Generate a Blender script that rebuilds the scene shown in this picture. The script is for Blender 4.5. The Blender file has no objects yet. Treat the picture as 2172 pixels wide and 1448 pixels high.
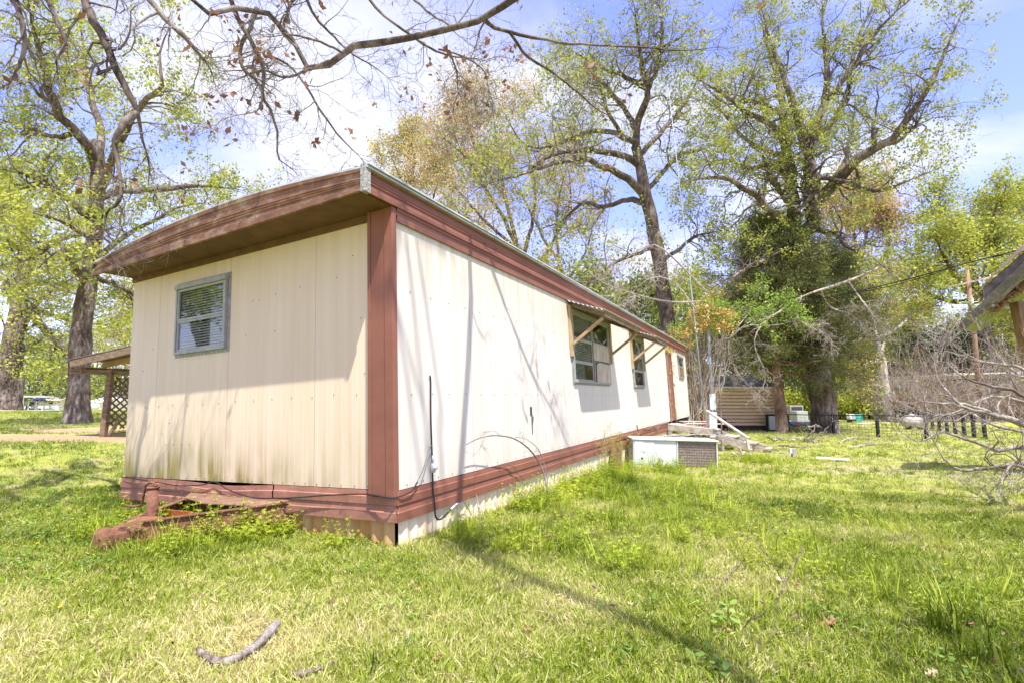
import bpy, math, random
import numpy as np
from mathutils import Vector, Matrix
random.seed(7); rng = np.random.default_rng(7)
S = bpy.context.scene
COL = S.collection
rad = math.radians

# ------------------------------------------------------------------ camera, sky, sun, exposure
F_PX, PITCH, CAM_H = 1068.9, 0.1099, 1.242          # focal length in pixels of a 2172 px wide frame
cd = bpy.data.cameras.new('camera'); cam = bpy.data.objects.new('camera', cd); COL.objects.link(cam)
cd.sensor_width = 36; cd.lens = 36*F_PX/2172; cd.clip_start = .05; cd.clip_end = 2000
cam.location = (0, 0, CAM_H); cam.rotation_euler = (math.pi/2+PITCH, 0, 0)
S.camera = cam

SUN = Vector((.26, -.59, 1.37)).normalized()
W = bpy.data.worlds.new('World'); S.world = W; W.use_nodes = True
nt = W.node_tree; nt.nodes.clear()
def nn(t, ty, **k):
    n = t.nodes.new(ty)
    for a, b in k.items(): setattr(n, a, b)
    return n
sky = nn(nt, 'ShaderNodeTexSky', sky_type='NISHITA', sun_disc=False)
sky.sun_elevation = math.asin(SUN.z); sky.sun_rotation = math.atan2(SUN.x, SUN.y)
sky.air_density = 1.0; sky.dust_density = .6; sky.ozone_density = 2.5
tc = nn(nt, 'ShaderNodeTexCoord'); sx = nn(nt, 'ShaderNodeSeparateXYZ'); nt.links.new(tc.outputs['Generated'], sx.inputs[0])
mz = nn(nt, 'ShaderNodeMath', operation='MAXIMUM'); nt.links.new(sx.outputs['Z'], mz.inputs[0]); mz.inputs[1].default_value = 0
az = nn(nt, 'ShaderNodeMath', operation='ADD'); nt.links.new(mz.outputs[0], az.inputs[0]); az.inputs[1].default_value = .22
dx = nn(nt, 'ShaderNodeMath', operation='DIVIDE'); nt.links.new(sx.outputs['X'], dx.inputs[0]); nt.links.new(az.outputs[0], dx.inputs[1])
dy = nn(nt, 'ShaderNodeMath', operation='DIVIDE'); nt.links.new(sx.outputs['Y'], dy.inputs[0]); nt.links.new(az.outputs[0], dy.inputs[1])
cx = nn(nt, 'ShaderNodeCombineXYZ'); nt.links.new(dx.outputs[0], cx.inputs[0]); nt.links.new(dy.outputs[0], cx.inputs[1])
mp = nn(nt, 'ShaderNodeMapping'); nt.links.new(cx.outputs[0], mp.inputs[0])
mp.inputs['Location'].default_value = (9.4, 3.2, 0); mp.inputs['Rotation'].default_value = (0, 0, .5); mp.inputs['Scale'].default_value = (.9, 1.5, 1)
n1 = nn(nt, 'ShaderNodeTexNoise'); nt.links.new(mp.outputs[0], n1.inputs['Vector'])
n1.inputs['Scale'].default_value = 1.15; n1.inputs['Detail'].default_value = 7; n1.inputs['Roughness'].default_value = .5; n1.inputs['Distortion'].default_value = .35
cr = nn(nt, 'ShaderNodeValToRGB'); nt.links.new(n1.outputs['Fac'], cr.inputs[0])
cr.color_ramp.elements[0].position = .43; cr.color_ramp.elements[0].color = (.05, .05, .05, 1)
cr.color_ramp.elements[1].position = .62; cr.color_ramp.elements[1].color = (.95, .95, .95, 1)
tint = nn(nt, 'ShaderNodeMix', data_type='RGBA', blend_type='MULTIPLY'); tint.inputs[0].default_value = 1
nt.links.new(sky.outputs[0], tint.inputs[6]); tint.inputs[7].default_value = (1.3, 1.1, 1.75, 1)
cm = nn(nt, 'ShaderNodeMix', data_type='RGBA'); nt.links.new(cr.outputs[0], cm.inputs[0])
nt.links.new(tint.outputs[2], cm.inputs[6]); cm.inputs[7].default_value = (4.0, 4.05, 4.45, 1)
bg = nn(nt, 'ShaderNodeBackground'); nt.links.new(cm.outputs[2], bg.inputs[0]); bg.inputs[1].default_value = .15
wo = nn(nt, 'ShaderNodeOutputWorld'); nt.links.new(bg.outputs[0], wo.inputs[0])

sd = bpy.data.lights.new('sun', 'SUN'); sun = bpy.data.objects.new('sun', sd); COL.objects.link(sun)
sd.energy = 4.9; sd.angle = rad(.53); sd.color = (1, .965, .91)
sun.rotation_euler = SUN.to_track_quat('Z', 'Y').to_euler(); sun.location = SUN*60
S.view_settings.view_transform = 'Standard'; S.view_settings.look = 'None'; S.view_settings.gamma = 1
S.view_settings.exposure = .92; S.view_settings.use_curve_mapping = False
S.render.engine = 'CYCLES'
S.cycles.transparent_max_bounces = 12

# ------------------------------------------------------------------ helpers
CP, SP = math.cos(PITCH), math.sin(PITCH)
def ray(x, y):
    u = (x-1086)/F_PX; v = -(y-724)/F_PX
    return np.array([u, CP-SP*v, SP+CP*v])
def at(x, y, d):                       # the point seen at (x, y) at ground distance d
    r = ray(x, y); return np.array([0, 0, CAM_H])+r*(d/r[1])
def sm(t, a, b):
    t = np.asarray(t, float)
    t = np.clip((t-a)/(b-a), 0, 1); return t*t*(3-2*t)
HX = np.array([.4557, .8901, .0035]); HY = np.array([-.8894, .4553, -.0421])
HX /= np.linalg.norm(HX); HY -= HX*HX.dot(HY); HY /= np.linalg.norm(HY); HZ = np.cross(HX, HY)
P0 = np.array([-.954, 4.312, .47])
def H(a, b, c): return P0+a*HX+b*HY+c*HZ
def gz(x, y):
    x = np.asarray(x, float); y = np.asarray(y, float)
    a = .456*(x+.95)+.89*(y-4.3); b = -.889*(x+.95)+.455*(y-4.3)
    d = np.sqrt(x*x+y*y)
    z = -.020*np.clip(a, 0, 26)*(1-sm(b, 2, 9))+.36*sm(b, 4.5, 10)-2.0*sm(d, 45, 115)*sm(x, 15, -15)-.3*sm(d, 60, 200)
    z = z+.02*np.sin(x*1.7+.4*y)*np.sin(y*1.3-.3*x)*sm(d, 2, 6)
    return z
def gp(x, y):                          # the point of the ground seen at (x, y)
    r = ray(x, y); lo = .5; t = lo
    while t < 400:
        p = r*t
        if CAM_H+p[2] < gz(p[0], p[1]): break
        t += .05+t*.01
    hi = t; lo = t-(.05+t*.012)
    for _ in range(20):
        m = (lo+hi)/2; p = r*m
        if CAM_H+p[2] < gz(p[0], p[1]): hi = m
        else: lo = m
    p = r*hi; return np.array([p[0], p[1], float(gz(p[0], p[1]))])

def tag(o, label=None, cat=None, group=None, kind=None):
    if label: o['label'] = label
    if cat: o['category'] = cat
    if group: o['group'] = group
    if kind: o['kind'] = kind
    return o
def empty(name, loc=(0, 0, 0), label=None, cat=None, group=None, rz=0):
    o = bpy.data.objects.new(name, None); COL.objects.link(o); o.location = loc; o.rotation_euler = (0, 0, rz)
    o.empty_display_size = .1
    return tag(o, label, cat, group)
def link(name, me, parent=None, kind=None):
    o = bpy.data.objects.new(name, me); COL.objects.link(o)
    if parent: o.parent = parent
    if kind: o['kind'] = kind
    return o
def np_mesh(name, V, faces, mat, parent=None, smooth=False, tint=None, kind=None):
    """faces: list of int arrays (n,3) or (n,4)"""
    V = np.asarray(V, np.float32)
    faces = [f for f in faces if len(f)]
    me = bpy.data.meshes.new(name)
    me.vertices.add(len(V)); me.vertices.foreach_set('co', V.ravel())
    idx = np.concatenate([f.ravel() for f in faces]).astype(np.int32)
    tot = np.concatenate([np.full(len(f), f.shape[1]) for f in faces]).astype(np.int32)
    st = np.concatenate([[0], np.cumsum(tot)[:-1]]).astype(np.int32)
    me.loops.add(len(idx)); me.loops.foreach_set('vertex_index', idx)
    me.polygons.add(len(tot)); me.polygons.foreach_set('loop_start', st); me.polygons.foreach_set('loop_total', tot)
    if smooth: me.polygons.foreach_set('use_smooth', np.ones(len(tot), bool))
    if tint is not None:
        at_ = me.attributes.new('tint', 'FLOAT', 'POINT'); at_.data.foreach_set('value', np.asarray(tint, np.float32))
    me.update(calc_edges=True)
    if mat: me.materials.append(mat)
    return link(name, me, parent, kind)

class MB:
    def __init__(s): s.v = []; s.f = []
    def add(s, vs, fs):
        n = len(s.v); s.v += [tuple(map(float, v)) for v in vs]; s.f += [tuple(i+n for i in f) for f in fs]; return s
    def box(s, x0, x1, y0, y1, z0, z1):
        return s.add([(x0,y0,z0),(x1,y0,z0),(x1,y1,z0),(x0,y1,z0),(x0,y0,z1),(x1,y0,z1),(x1,y1,z1),(x0,y1,z1)],
            [(0,3,2,1),(4,5,6,7),(0,1,5,4),(1,2,6,5),(2,3,7,6),(3,0,4,7)])
    def bar(s, p, q, w, h, up=(0,0,1), bev=0):
        p = Vector(p); q = Vector(q); t = (q-p).normalized(); u = Vector(up)
        sd_ = t.cross(u)
        if sd_.length < 1e-3: sd_ = t.cross(Vector((1,0,0)))
        sd_.normalize(); u = sd_.cross(t).normalized(); a = sd_*w/2; b = u*h/2
        vs = [p-a-b, p+a-b, p+a+b, p-a+b, q-a-b, q+a-b, q+a+b, q-a+b]
        return s.add(vs, [(0,1,2,3),(7,6,5,4),(0,4,5,1),(1,5,6,2),(2,6,7,3),(3,7,4,0)])
    def tube(s, pts, r, n=8, cap=True):
        pts = [Vector(p) for p in pts]; R = r if hasattr(r, '__len__') else [r]*len(pts)
        base = len(s.v); u = None
        for i, p in enumerate(pts):
            t = (pts[min(i+1, len(pts)-1)]-pts[max(i-1, 0)]).normalized()
            if u is None:
                u = t.orthogonal().normalized()
            u = (u-t*u.dot(t)).normalized(); w = t.cross(u)
            for k in range(n):
                a = 2*math.pi*k/n; s.v.append(tuple(p+(u*math.cos(a)+w*math.sin(a))*R[i]))
        for i in range(len(pts)-1):
            for k in range(n):
                s.f.append((base+i*n+k, base+i*n+(k+1)%n, base+(i+1)*n+(k+1)%n, base+(i+1)*n+k))
        if cap:
            s.f.append(tuple(base+k for k in range(n))[::-1]); s.f.append(tuple(base+(len(pts)-1)*n+k for k in range(n)))
        return s
    def build(s, name, mat, parent=None, smooth=False, kind=None, bev=0):
        me = bpy.data.meshes.new(name); me.from_pydata(s.v, [], s.f); me.update()
        if mat: me.materials.append(mat)
        if smooth:
            me.polygons.foreach_set('use_smooth', [True]*len(me.polygons))
        o = link(name, me, parent, kind)
        if bev:
            m = o.modifiers.new('b', 'BEVEL'); m.width = bev; m.segments = 2; m.limit_method = 'ANGLE'
        return o

# ---- materials
MATS = {}
def mat(name, c1, c2=None, scale=4, rough=.7, bump=0, bscale=None, metal=0, stretch=(1,1,1), c3=None, spec=.3, coords='Object', detail=6, bdist=.02):
    if name in MATS: return MATS[name]
    m = bpy.data.materials.new(name); m.use_nodes = True; t = m.node_tree; b = t.nodes['Principled BSDF']
    b.inputs['Roughness'].default_value = rough; b.inputs['Metallic'].default_value = metal; b.inputs['Specular IOR Level'].default_value = spec
    tc = nn(t, 'ShaderNodeTexCoord'); mp = nn(t, 'ShaderNodeMapping'); t.links.new(tc.outputs[coords], mp.inputs[0]); mp.inputs['Scale'].default_value = stretch
    if c2:
        n = nn(t, 'ShaderNodeTexNoise'); t.links.new(mp.outputs[0], n.inputs['Vector']); n.inputs['Scale'].default_value = scale; n.inputs['Detail'].default_value = detail; n.inputs['Roughness'].default_value = .65
        r = nn(t, 'ShaderNodeValToRGB'); t.links.new(n.outputs['Fac'], r.inputs[0])
        e = r.color_ramp.elements; e[0].position = .32; e[0].color = (*c1, 1); e[1].position = .68; e[1].color = (*c2, 1)
        if c3: x = e.new(.5); x.color = (*c3, 1)
        t.links.new(r.outputs[0], b.inputs['Base Color'])
    else: b.inputs['Base Color'].default_value = (*c1, 1)
    if bump:
        n = nn(t, 'ShaderNodeTexNoise'); t.links.new(mp.outputs[0], n.inputs['Vector']); n.inputs['Scale'].default_value = bscale or scale*3; n.inputs['Detail'].default_value = 5
        bp = nn(t, 'ShaderNodeBump'); bp.inputs['Strength'].default_value = bump; bp.inputs['Distance'].default_value = bdist
        t.links.new(n.outputs['Fac'], bp.inputs['Height']); t.links.new(bp.outputs[0], b.inputs['Normal'])
    MATS[name] = m; return m
def leafmat(name, c1, c2, c3, trans=.45, rough=.5, world=0.0, gamma=1.0):
    m = bpy.data.materials.new(name); m.use_nodes = True; t = m.node_tree; t.nodes.clear()
    a = nn(t, 'ShaderNodeAttribute', attribute_name='tint')
    r = nn(t, 'ShaderNodeValToRGB'); e = r.color_ramp.elements
    e[0].position = .1; e[0].color = (*c1, 1); e[1].position = .95; e[1].color = (*c3, 1); x = e.new(.5); x.color = (*c2, 1)
    if world:
        g = nn(t, 'ShaderNodeNewGeometry'); n = nn(t, 'ShaderNodeTexNoise'); t.links.new(g.outputs['Position'], n.inputs['Vector']); n.inputs['Scale'].default_value = world; n.inputs['Detail'].default_value = 3
        ms = nn(t, 'ShaderNodeMath', operation='MULTIPLY_ADD'); t.links.new(n.outputs['Fac'], ms.inputs[0]); ms.inputs[1].default_value = 1.5; ms.inputs[2].default_value = -.75
        ad = nn(t, 'ShaderNodeMath', operation='ADD', use_clamp=True); t.links.new(a.outputs['Fac'], ad.inputs[0]); t.links.new(ms.outputs[0], ad.inputs[1]); t.links.new(ad.outputs[0], r.inputs[0])
    else: t.links.new(a.outputs['Fac'], r.inputs[0])
    d = nn(t, 'ShaderNodeBsdfPrincipled'); d.inputs['Roughness'].default_value = rough; d.inputs['Specular IOR Level'].default_value = .3; t.links.new(r.outputs[0], d.inputs['Base Color'])
    tr = nn(t, 'ShaderNodeBsdfTranslucent'); t.links.new(r.outputs[0], tr.inputs[0])
    mx = nn(t, 'ShaderNodeMixShader'); mx.inputs[0].default_value = trans; t.links.new(d.outputs[0], mx.inputs[1]); t.links.new(tr.outputs[0], mx.inputs[2])
    o = nn(t, 'ShaderNodeOutputMaterial'); t.links.new(mx.outputs[0], o.inputs[0]); MATS[name] = m; return m

def wallmat(name, base, stain, rust, zlo, zhi, amount, ribs=0, top=0, left=0):
    """painted metal siding: vertical wash streaks, algae or rust creeping up from the lower edge"""
    m = bpy.data.materials.new(name); m.use_nodes = True; t = m.node_tree; b = t.nodes['Principled BSDF']
    b.inputs['Roughness'].default_value = .45; b.inputs['Specular IOR Level'].default_value = .35
    tc = nn(t, 'ShaderNodeTexCoord'); sp = nn(t, 'ShaderNodeSeparateXYZ'); t.links.new(tc.outputs['Object'], sp.inputs[0])
    mp = nn(t, 'ShaderNodeMapping'); t.links.new(tc.outputs['Object'], mp.inputs[0]); mp.inputs['Scale'].default_value = (7, 7, .35)
    n = nn(t, 'ShaderNodeTexNoise'); t.links.new(mp.outputs[0], n.inputs['Vector']); n.inputs['Scale'].default_value = 1.3; n.inputs['Detail'].default_value = 6; n.inputs['Roughness'].default_value = .6
    m2 = nn(t, 'ShaderNodeMapping'); t.links.new(tc.outputs['Object'], m2.inputs[0]); m2.inputs['Scale'].default_value = (1.6, 1.6, .8)
    n2 = nn(t, 'ShaderNodeTexNoise'); t.links.new(m2.outputs[0], n2.inputs['Vector']); n2.inputs['Scale'].default_value = 1.2; n2.inputs['Detail'].default_value = 4
    hz = nn(t, 'ShaderNodeMapRange'); t.links.new(sp.outputs['Z'], hz.inputs[0]); hz.inputs[1].default_value = zhi; hz.inputs[2].default_value = zlo; hz.inputs[3].default_value = 0; hz.inputs[4].default_value = 1
    a = nn(t, 'ShaderNodeMath', operation='MULTIPLY'); t.links.new(hz.outputs[0], a.inputs[0]); t.links.new(hz.outputs[0], a.inputs[1])
    s1 = nn(t, 'ShaderNodeMapRange'); t.links.new(n.outputs['Fac'], s1.inputs[0]); s1.inputs[1].default_value = .35; s1.inputs[2].default_value = .65
    s2 = nn(t, 'ShaderNodeMapRange'); t.links.new(n2.outputs['Fac'], s2.inputs[0]); s2.inputs[1].default_value = .4; s2.inputs[2].default_value = .62
    mm = nn(t, 'ShaderNodeMath', operation='MULTIPLY'); t.links.new(s1.outputs[0], mm.inputs[0]); t.links.new(s2.outputs[0], mm.inputs[1])
    ml = nn(t, 'ShaderNodeMath', operation='MULTIPLY_ADD'); t.links.new(mm.outputs[0], ml.inputs[0]); ml.inputs[1].default_value = 1.6; ml.inputs[2].default_value = .18
    m3 = nn(t, 'ShaderNodeMath', operation='MULTIPLY', use_clamp=True); t.links.new(a.outputs[0], m3.inputs[0]); t.links.new(ml.outputs[0], m3.inputs[1])
    m4 = nn(t, 'ShaderNodeMath', operation='MULTIPLY', use_clamp=True); t.links.new(m3.outputs[0], m4.inputs[0]); m4.inputs[1].default_value = amount
    if left:    # the damp corner away from the sun carries the most algae
        yl = nn(t, 'ShaderNodeMapRange'); t.links.new(sp.outputs['Y'], yl.inputs[0]); yl.inputs[1].default_value = .6; yl.inputs[2].default_value = left; yl.inputs[3].default_value = amount*.25; yl.inputs[4].default_value = amount; t.links.new(yl.outputs[0], m4.inputs[1])
    x0 = nn(t, 'ShaderNodeMix', data_type='RGBA'); t.links.new(s1.outputs[0], x0.inputs[0]); x0.inputs[6].default_value = (*base, 1)
    x0.inputs[7].default_value = (base[0]*.93, base[1]*.9, base[2]*.85, 1)
    x1 = nn(t, 'ShaderNodeMix', data_type='RGBA'); t.links.new(m4.outputs[0], x1.inputs[0]); t.links.new(x0.outputs[2], x1.inputs[6]); x1.inputs[7].default_value = (*stain, 1)
    last = x1
    if rust:
        n3 = nn(t, 'ShaderNodeTexNoise'); t.links.new(mp.outputs[0], n3.inputs['Vector']); n3.inputs['Scale'].default_value = .55; n3.inputs['Detail'].default_value = 4
        r3 = nn(t, 'ShaderNodeMapRange'); t.links.new(n3.outputs['Fac'], r3.inputs[0]); r3.inputs[1].default_value = rust[3]; r3.inputs[2].default_value = rust[3]+.22; r3.inputs[4].default_value = .85
        x2 = nn(t, 'ShaderNodeMix', data_type='RGBA'); t.links.new(r3.outputs[0], x2.inputs[0]); t.links.new(last.outputs[2], x2.inputs[6]); x2.inputs[7].default_value = (*rust[:3], 1); last = x2
    if top:     # drip marks below the eave
        h2 = nn(t, 'ShaderNodeMapRange'); t.links.new(sp.outputs['Z'], h2.inputs[0]); h2.inputs[1].default_value = top-.75; h2.inputs[2].default_value = top
        q = nn(t, 'ShaderNodeMath', operation='MULTIPLY'); t.links.new(h2.outputs[0], q.inputs[0]); t.links.new(s1.outputs[0], q.inputs[1])
        q2 = nn(t, 'ShaderNodeMath', operation='MULTIPLY', use_clamp=True); t.links.new(q.outputs[0], q2.inputs[0]); q2.inputs[1].default_value = .6
        x3 = nn(t, 'ShaderNodeMix', data_type='RGBA'); t.links.new(q2.outputs[0], x3.inputs[0]); t.links.new(last.outputs[2], x3.inputs[6]); x3.inputs[7].default_value = (.5, .42, .22, 1); last = x3
    t.links.new(last.outputs[2], b.inputs['Base Color'])
    m5 = nn(t, 'ShaderNodeMapping'); t.links.new(tc.outputs['Object'], m5.inputs[0]); m5.inputs['Scale'].default_value = (1, 1, .25)
    n5 = nn(t, 'ShaderNodeTexNoise'); t.links.new(m5.outputs[0], n5.inputs['Vector']); n5.inputs['Scale'].default_value = 2.2; n5.inputs['Detail'].default_value = 2
    bp = nn(t, 'ShaderNodeBump'); bp.inputs['Strength'].default_value = .35; bp.inputs['Distance'].default_value = .03; t.links.new(n5.outputs['Fac'], bp.inputs['Height']); t.links.new(bp.outputs[0], b.inputs['Normal'])
    MATS[name] = m; return m

M_END = wallmat('siding_less_lit', (.71,.585,.42), (.27,.22,.07), None, 0, .8, 1.35, left=2.4)  # same paint as the long wall; weaker light on the end mixed into this tan
M_SIDE = wallmat('siding_sunlit', (.66,.61,.54), (.44,.37,.25), None, 0, .5, .3, top=2.33)  # same paint as the end wall; stronger sun mixed into this whiter base
M_SKE = wallmat('skirt_tan', (.64,.43,.21), (.36,.26,.10), (.46,.22,.05,.38), -.5, -.1, .5)
M_SKS = wallmat('skirt_white', (.84,.72,.53), (.5,.42,.22), (.70,.46,.20,.50), -.6, -.3, .3)
M_BROWN = mat('brown_trim', (.20,.078,.048), (.26,.105,.068), 2.5, .5, .12, 8, stretch=(1,1,1), spec=.35)
M_BROWN_OLD = mat('weathered_brown_trim', (.15,.075,.045), (.36,.26,.17), 5, .65, .2, 14, stretch=(1,1,1.6), c3=(.22,.11,.07))
M_BELT = mat('dirty_belt', (.24,.13,.08), (.40,.20,.13), 5, .65, .3, 10, c3=(.33,.15,.10))
M_SOFFIT = mat('soffit', (.11,.06,.03), (.17,.095,.05), 6, .8, .3, 20)
M_ROOF = mat('roof_sheet', (.35,.37,.36), (.55,.57,.56), 5, .5, .2)
M_SEAL = mat('old_sealant', (.12,.11,.09), (.5,.5,.46), 60, .9, .6, 90)
M_ALU = mat('aluminium', (.26,.27,.245), (.38,.39,.36), 12, .5, .1, spec=.4, metal=.1)
M_GASKET = mat('gasket', (.12,.12,.11), (.22,.2,.17), 30, .8)
M_WOOD = mat('weathered_wood', (.12,.08,.05), (.30,.21,.14), 6, .85, .5, 25, stretch=(1,1,4), c3=(.2,.14,.09))
M_WOODN = mat('newer_timber', (.36,.24,.12), (.50,.36,.20), 5, .8, .3, 20)
M_WOODG = mat('grey_wood', (.24,.20,.16), (.48,.42,.36), 8, .9, .6, 30)
M_PLY = mat('weathered_plywood', (.35,.27,.19), (.58,.51,.43), 9, .85, .3, 25, stretch=(1,1,.4))
M_RUST = mat('rusty_steel', (.13,.06,.035), (.26,.12,.07), 9, .85, .7, 30, c3=(.19,.085,.05))
M_RUSTIN = mat('fresh_rust', (.28,.08,.015), (.42,.14,.03), 9, .9, .5, 30)
M_BLACK = mat('black_cable', (.02,.02,.02), rough=.6)
M_DARK = mat('dark_interior', (.05,.045,.04), rough=.9)
M_BLIND = mat('blind', (.72,.70,.64), rough=.5)
M_WIRE = mat('tarnished_wire', (.12,.11,.10), (.25,.22,.2), 20, .6)
M_SCREW = mat('screw_heads', (.16,.13,.10), rough=.6)
M_ACM = mat('grey_green_enamel', (.50,.54,.50), (.60,.63,.59), 3, .45, .1)
M_WHITE = mat('white_paint', (.78,.78,.76), (.7,.7,.66), 5, .5)
M_COIL = mat('dirty_coil', (.20,.14,.10), (.46,.38,.30), 45, .9, .6, 120, stretch=(1,1,.5))
M_GALV = mat('galvanised', (.50,.54,.58), (.62,.66,.70), 15, .4, .1, metal=.3, spec=.5)
M_FENCE = mat('black_fence_paint', (.018,.02,.026), rough=.5)
M_PLANK = mat('bleached_plank', (.38,.31,.25), (.60,.53,.46), 8, .9, .6, 30)
g = bpy.data.materials.new('window_glass'); g.use_nodes = True; t = g.node_tree; t.nodes.clear()
ly = nn(t, 'ShaderNodeFresnel'); gg = nn(t, 'ShaderNodeNewGeometry'); mi = nn(t, 'ShaderNodeMix', data_type='FLOAT'); t.links.new(gg.outputs['Backfacing'], mi.inputs[0]); mi.inputs[2].default_value = 1.55; mi.inputs[3].default_value = 1/1.55; t.links.new(mi.outputs[0], ly.inputs[0])
mu = nn(t, 'ShaderNodeMath', operation='MULTIPLY_ADD', use_clamp=True); t.links.new(ly.outputs[0], mu.inputs[0]); mu.inputs[1].default_value = 1.3; mu.inputs[2].default_value = .03
tp_ = nn(t, 'ShaderNodeBsdfTransparent'); tp_.inputs[0].default_value = (.8,.84,.8,1)
gl = nn(t, 'ShaderNodeBsdfGlossy'); gl.inputs['Roughness'].default_value = .02
mx = nn(t, 'ShaderNodeMixShader'); t.links.new(mu.outputs[0], mx.inputs[0]); t.links.new(tp_.outputs[0], mx.inputs[1]); t.links.new(gl.outputs[0], mx.inputs[2])
o = nn(t, 'ShaderNodeOutputMaterial'); t.links.new(mx.outputs[0], o.inputs[0]); M_GLASS = g

def barkmat(name, dark, mid, light, sc=9):
    m = bpy.data.materials.new(name); m.use_nodes = True; t = m.node_tree; b = t.nodes['Principled BSDF']; b.inputs['Roughness'].default_value = .9; b.inputs['Specular IOR Level'].default_value = .15
    g = nn(t, 'ShaderNodeNewGeometry'); mp = nn(t, 'ShaderNodeMapping'); t.links.new(g.outputs['Position'], mp.inputs[0]); mp.inputs['Scale'].default_value = (1, 1, .28)
    n = nn(t, 'ShaderNodeTexNoise'); t.links.new(mp.outputs[0], n.inputs['Vector']); n.inputs['Scale'].default_value = sc; n.inputs['Detail'].default_value = 7; n.inputs['Roughness'].default_value = .7
    n2 = nn(t, 'ShaderNodeTexNoise'); t.links.new(g.outputs['Position'], n2.inputs['Vector']); n2.inputs['Scale'].default_value = 1.3; n2.inputs['Detail'].default_value = 3
    ad = nn(t, 'ShaderNodeMath', operation='MULTIPLY_ADD'); t.links.new(n2.outputs['Fac'], ad.inputs[0]); ad.inputs[1].default_value = .7; t.links.new(n.outputs['Fac'], ad.inputs[2])
    r = nn(t, 'ShaderNodeValToRGB'); t.links.new(ad.outputs[0], r.inputs[0]); e = r.color_ramp.elements
    e[0].position = .66; e[0].color = (*dark, 1); e[1].position = 1.0; e[1].color = (*light, 1); x = e.new(.84); x.color = (*mid, 1)
    t.links.new(r.outputs[0], b.inputs['Base Color'])
    bp = nn(t, 'ShaderNodeBump'); bp.inputs['Strength'].default_value = .9; bp.inputs['Distance'].default_value = .05; t.links.new(n.outputs['Fac'], bp.inputs['Height']); t.links.new(bp.outputs[0], b.inputs['Normal'])
    MATS[name] = m; return m
M_BARK = barkmat('oak_bark', (.05,.037,.028), (.135,.10,.078), (.28,.235,.20))
M_BARKD = barkmat('dark_bark', (.045,.033,.026), (.11,.08,.06), (.21,.17,.14))
M_BARKP = barkmat('pale_bark', (.20,.16,.14), (.42,.37,.33), (.6,.56,.52))
M_BARKR = barkmat('cedar_bark', (.12,.07,.045), (.25,.15,.10), (.40,.28,.2), 14)
M_TWIG = barkmat('twig_bark', (.08,.062,.05), (.16,.13,.11), (.30,.26,.23), 5)
M_DEAD = barkmat('dead_wood', (.15,.12,.095), (.31,.26,.21), (.50,.44,.38), 12)
M_STICK = barkmat('stick_bark', (.08,.055,.04), (.20,.145,.11), (.36,.29,.24), 30)
L_OAK = leafmat('oak_leaf', (.22,.28,.03), (.42,.46,.06), (.62,.58,.12))
L_OAKG = leafmat('fresh_oak_leaf', (.17,.22,.025), (.34,.38,.055), (.52,.50,.12))
L_YEL = leafmat('yellow_leaf', (.34,.30,.05), (.52,.44,.08), (.62,.50,.14))
L_ORA = leafmat('amber_leaf', (.46,.31,.11), (.58,.43,.17), (.64,.54,.26))
L_DKG = leafmat('evergreen_leaf', (.03,.055,.02), (.07,.11,.03), (.16,.20,.06), .25)
L_CED = leafmat('cedar_needle', (.075,.10,.025), (.17,.20,.05), (.33,.34,.11), .35)
L_PINE = leafmat('pine_needle', (.10,.15,.03), (.20,.25,.05), (.34,.36,.09), .3)
L_BRN = leafmat('dead_leaf', (.14,.065,.035), (.26,.125,.07), (.40,.24,.14), .3)
L_GRN = leafmat('bright_leaf', (.14,.24,.03), (.26,.38,.05), (.42,.48,.10))

# ------------------------------------------------------------------ vectorised branches and leaves
def nrm(v): return v/np.maximum(np.linalg.norm(v, axis=-1, keepdims=True), 1e-9)
def smooth_poly(P, R, K):
    P = np.asarray(P, float); R = np.asarray(R, float)
    d = np.concatenate([[0], np.cumsum(np.linalg.norm(np.diff(P, axis=0), axis=1))]); t = np.linspace(0, d[-1], K)
    # Catmull-Rom through the points
    Q = np.vstack([2*P[0]-P[1], P, 2*P[-1]-P[-2]]); out = np.zeros((K, 3))
    for i, s in enumerate(t):
        j = min(np.searchsorted(d, s, side='right')-1, len(P)-2); u = (s-d[j])/max(d[j+1]-d[j], 1e-9)
        a, b, c, e = Q[j], Q[j+1], Q[j+2], Q[j+3]
        out[i] = .5*((2*b)+(-a+c)*u+(2*a-5*b+4*c-e)*u*u+(-a+3*b-3*c+e)*u**3)
    return out, np.interp(t, d, R)
def tubes(P, R, Sn):
    N, K, _ = P.shape
    T = np.zeros_like(P); T[:, 1:-1] = P[:, 2:]-P[:, :-2]; T[:, 0] = P[:, 1]-P[:, 0]; T[:, -1] = P[:, -1]-P[:, -2]; T = nrm(T)
    ref = nrm(np.cross(T[:, K//2], rng.normal(size=(N, 3))))[:, None, :]
    U = nrm(ref-T*(ref*T).sum(-1, keepdims=True)); Wv = np.cross(T, U)
    a = np.arange(Sn)*2*math.pi/Sn
    V = P[:, :, None, :]+R[:, :, None, None]*(U[:, :, None, :]*np.cos(a)[:, None]+Wv[:, :, None, :]*np.sin(a)[:, None])
    base = (np.arange(N)*K*Sn)[:, None, None]+(np.arange(K-1)*Sn)[None, :, None]; k = np.arange(Sn)[None, None, :]; k2 = (k+1) % Sn
    Fq = np.stack([base+k, base+k2, base+Sn+k2, base+Sn+k], -1).reshape(-1, 4)
    return V.reshape(-1, 3), Fq
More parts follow.
